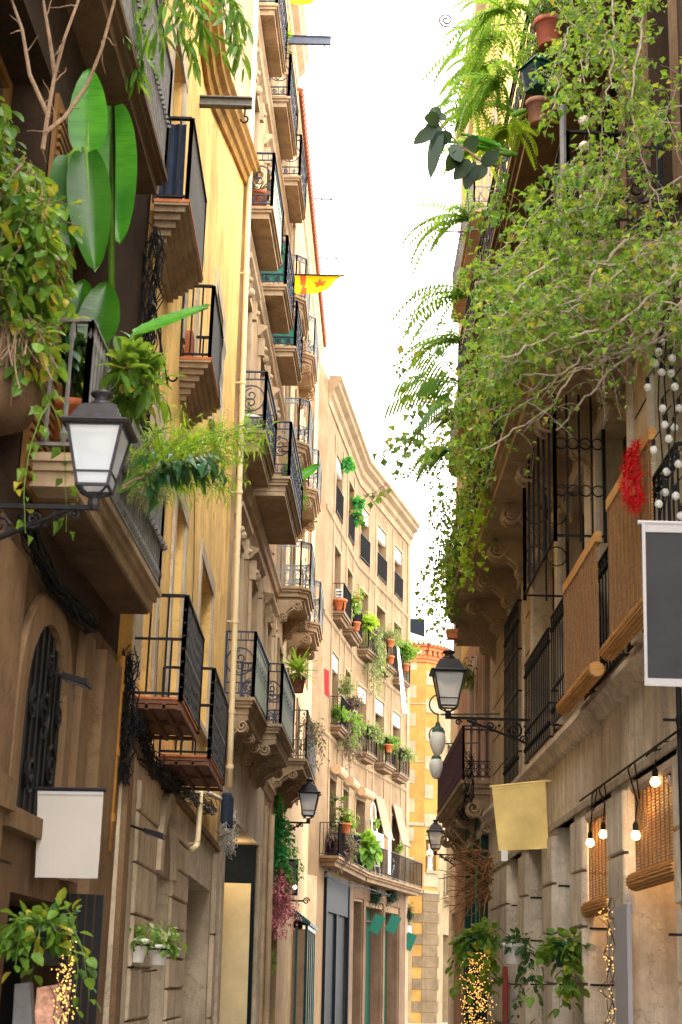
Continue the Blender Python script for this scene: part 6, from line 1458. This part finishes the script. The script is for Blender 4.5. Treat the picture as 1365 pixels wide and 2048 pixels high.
# dried palm bundle
o = thing('dried_palm', 'bundle of dried brown palm fronds on the wall under the purple balcony', 'dried palm', atY(965,1740,24)); mb = MB()
for i in range(90):
    a = atY(random.uniform(955,990), random.uniform(1700,1800), 24+random.uniform(-.2,.2)); mb.tube(path(a, V((-.8+random.uniform(-.4,.6),random.uniform(-.5,.3),random.uniform(-1,.8))), random.uniform(.3,.8), 6, .3, .05), random.uniform(.008,.022), 5, .3)
mb.build('fronds', 'dry_palm', o)
# red planter on the narrow house
p0, p1 = R2.P(.55,.55,8.75), R2.P(.55,.55,8.75); c = [atY(x, y, 27.2) for x, y in ((893,1257),(935,1257),(931,1276),(897,1276))]; o = thing('planter_box', 'red planter box hung on the high small balcony of the rose house', 'planter', c[0]); mb = MB(); mb.hexa([c[3],c[2],c[2]+V((0,.2,0)),c[3]+V((0,.2,0)),c[0],c[1],c[1]+V((0,.24,0)),c[0]+V((0,.24,0))]); mb.build('trough', 'terracotta', o)
bush('balcony_plant', 'thin green creeper on the small balcony under the red planter box', 'plant', atY(935,1360,27.5), (.12,.2,.5), 'leaf_mid', 16, .08, .05)

# ================================================================== LIGHT, SKY, CAMERA
EL, AZ = math.radians(58), math.radians(205)      # sun high, behind the viewer and to the right
w = bpy.data.worlds.new('World'); scn.world = w; w.use_nodes = True; nt = w.node_tree
bg = nt.nodes['Background']; sky = nt.nodes.new('ShaderNodeTexSky'); sky.sky_type = 'NISHITA'; sky.sun_disc = False
sky.sun_elevation = EL; sky.sun_rotation = PI-math.radians(25)
# thin bright cloud layer over the clear sky
tc = nt.nodes.new('ShaderNodeTexCoord'); cl = noise(nt, tc.outputs['Generated'], 1.6, 5, .55)
cloud = mix(nt, (72,67.5,61), (84,79.5,72), cl)
nt.links.new(mix(nt, sky.outputs[0], cloud, .88), bg.inputs[0]); bg.inputs[1].default_value = .12
sd = bpy.data.lights.new('sun', 'SUN'); sd.energy = 1.1; sd.angle = math.radians(12); sd.color = (1, .93, .82)
so = bpy.data.objects.new('sun', sd); COL.objects.link(so)
to_sun = V((math.cos(EL)*math.sin(math.radians(25)), -math.cos(EL)*math.cos(math.radians(25)), math.sin(EL)))
so.rotation_euler = to_sun.to_track_quat('Z', 'Y').to_euler()

cd = bpy.data.cameras.new('camera'); co = bpy.data.objects.new('camera', cd); COL.objects.link(co); scn.camera = co
cd.sensor_fit = 'VERTICAL'; cd.sensor_height = 36; cd.lens = 36*F/2048; cd.clip_end = 2000; cd.clip_start = .1
cd.dof.use_dof = True; cd.dof.focus_distance = 34; cd.dof.aperture_fstop = 6.3
c, s = math.cos(ROLL), math.sin(ROLL); cp, sp = math.cos(PITCH), math.sin(PITCH)
fw = V((0, cp, sp)); up0 = V((0, -sp, cp)); rt0 = V((1, 0, 0))
rt = rt0*c + up0*s; up = up0*c - rt0*s
co.matrix_world = Matrix(((rt.x, up.x, -fw.x, 0), (rt.y, up.y, -fw.y, 0), (rt.z, up.z, -fw.z, EYE), (0, 0, 0, 1)))
scn.view_settings.view_transform = 'Standard'; scn.view_settings.look = 'None'; scn.view_settings.exposure = 0
scn.render.engine = 'CYCLES'; scn.cycles.use_denoising = True; scn.cycles.denoiser = 'OPENIMAGEDENOISE'; scn.cycles.denoising_prefilter = 'ACCURATE'; scn.cycles.max_bounces = 10; scn.cycles.diffuse_bounces = 7; scn.cycles.transparent_max_bounces = 16
scn.cycles.sample_clamp_indirect = 6
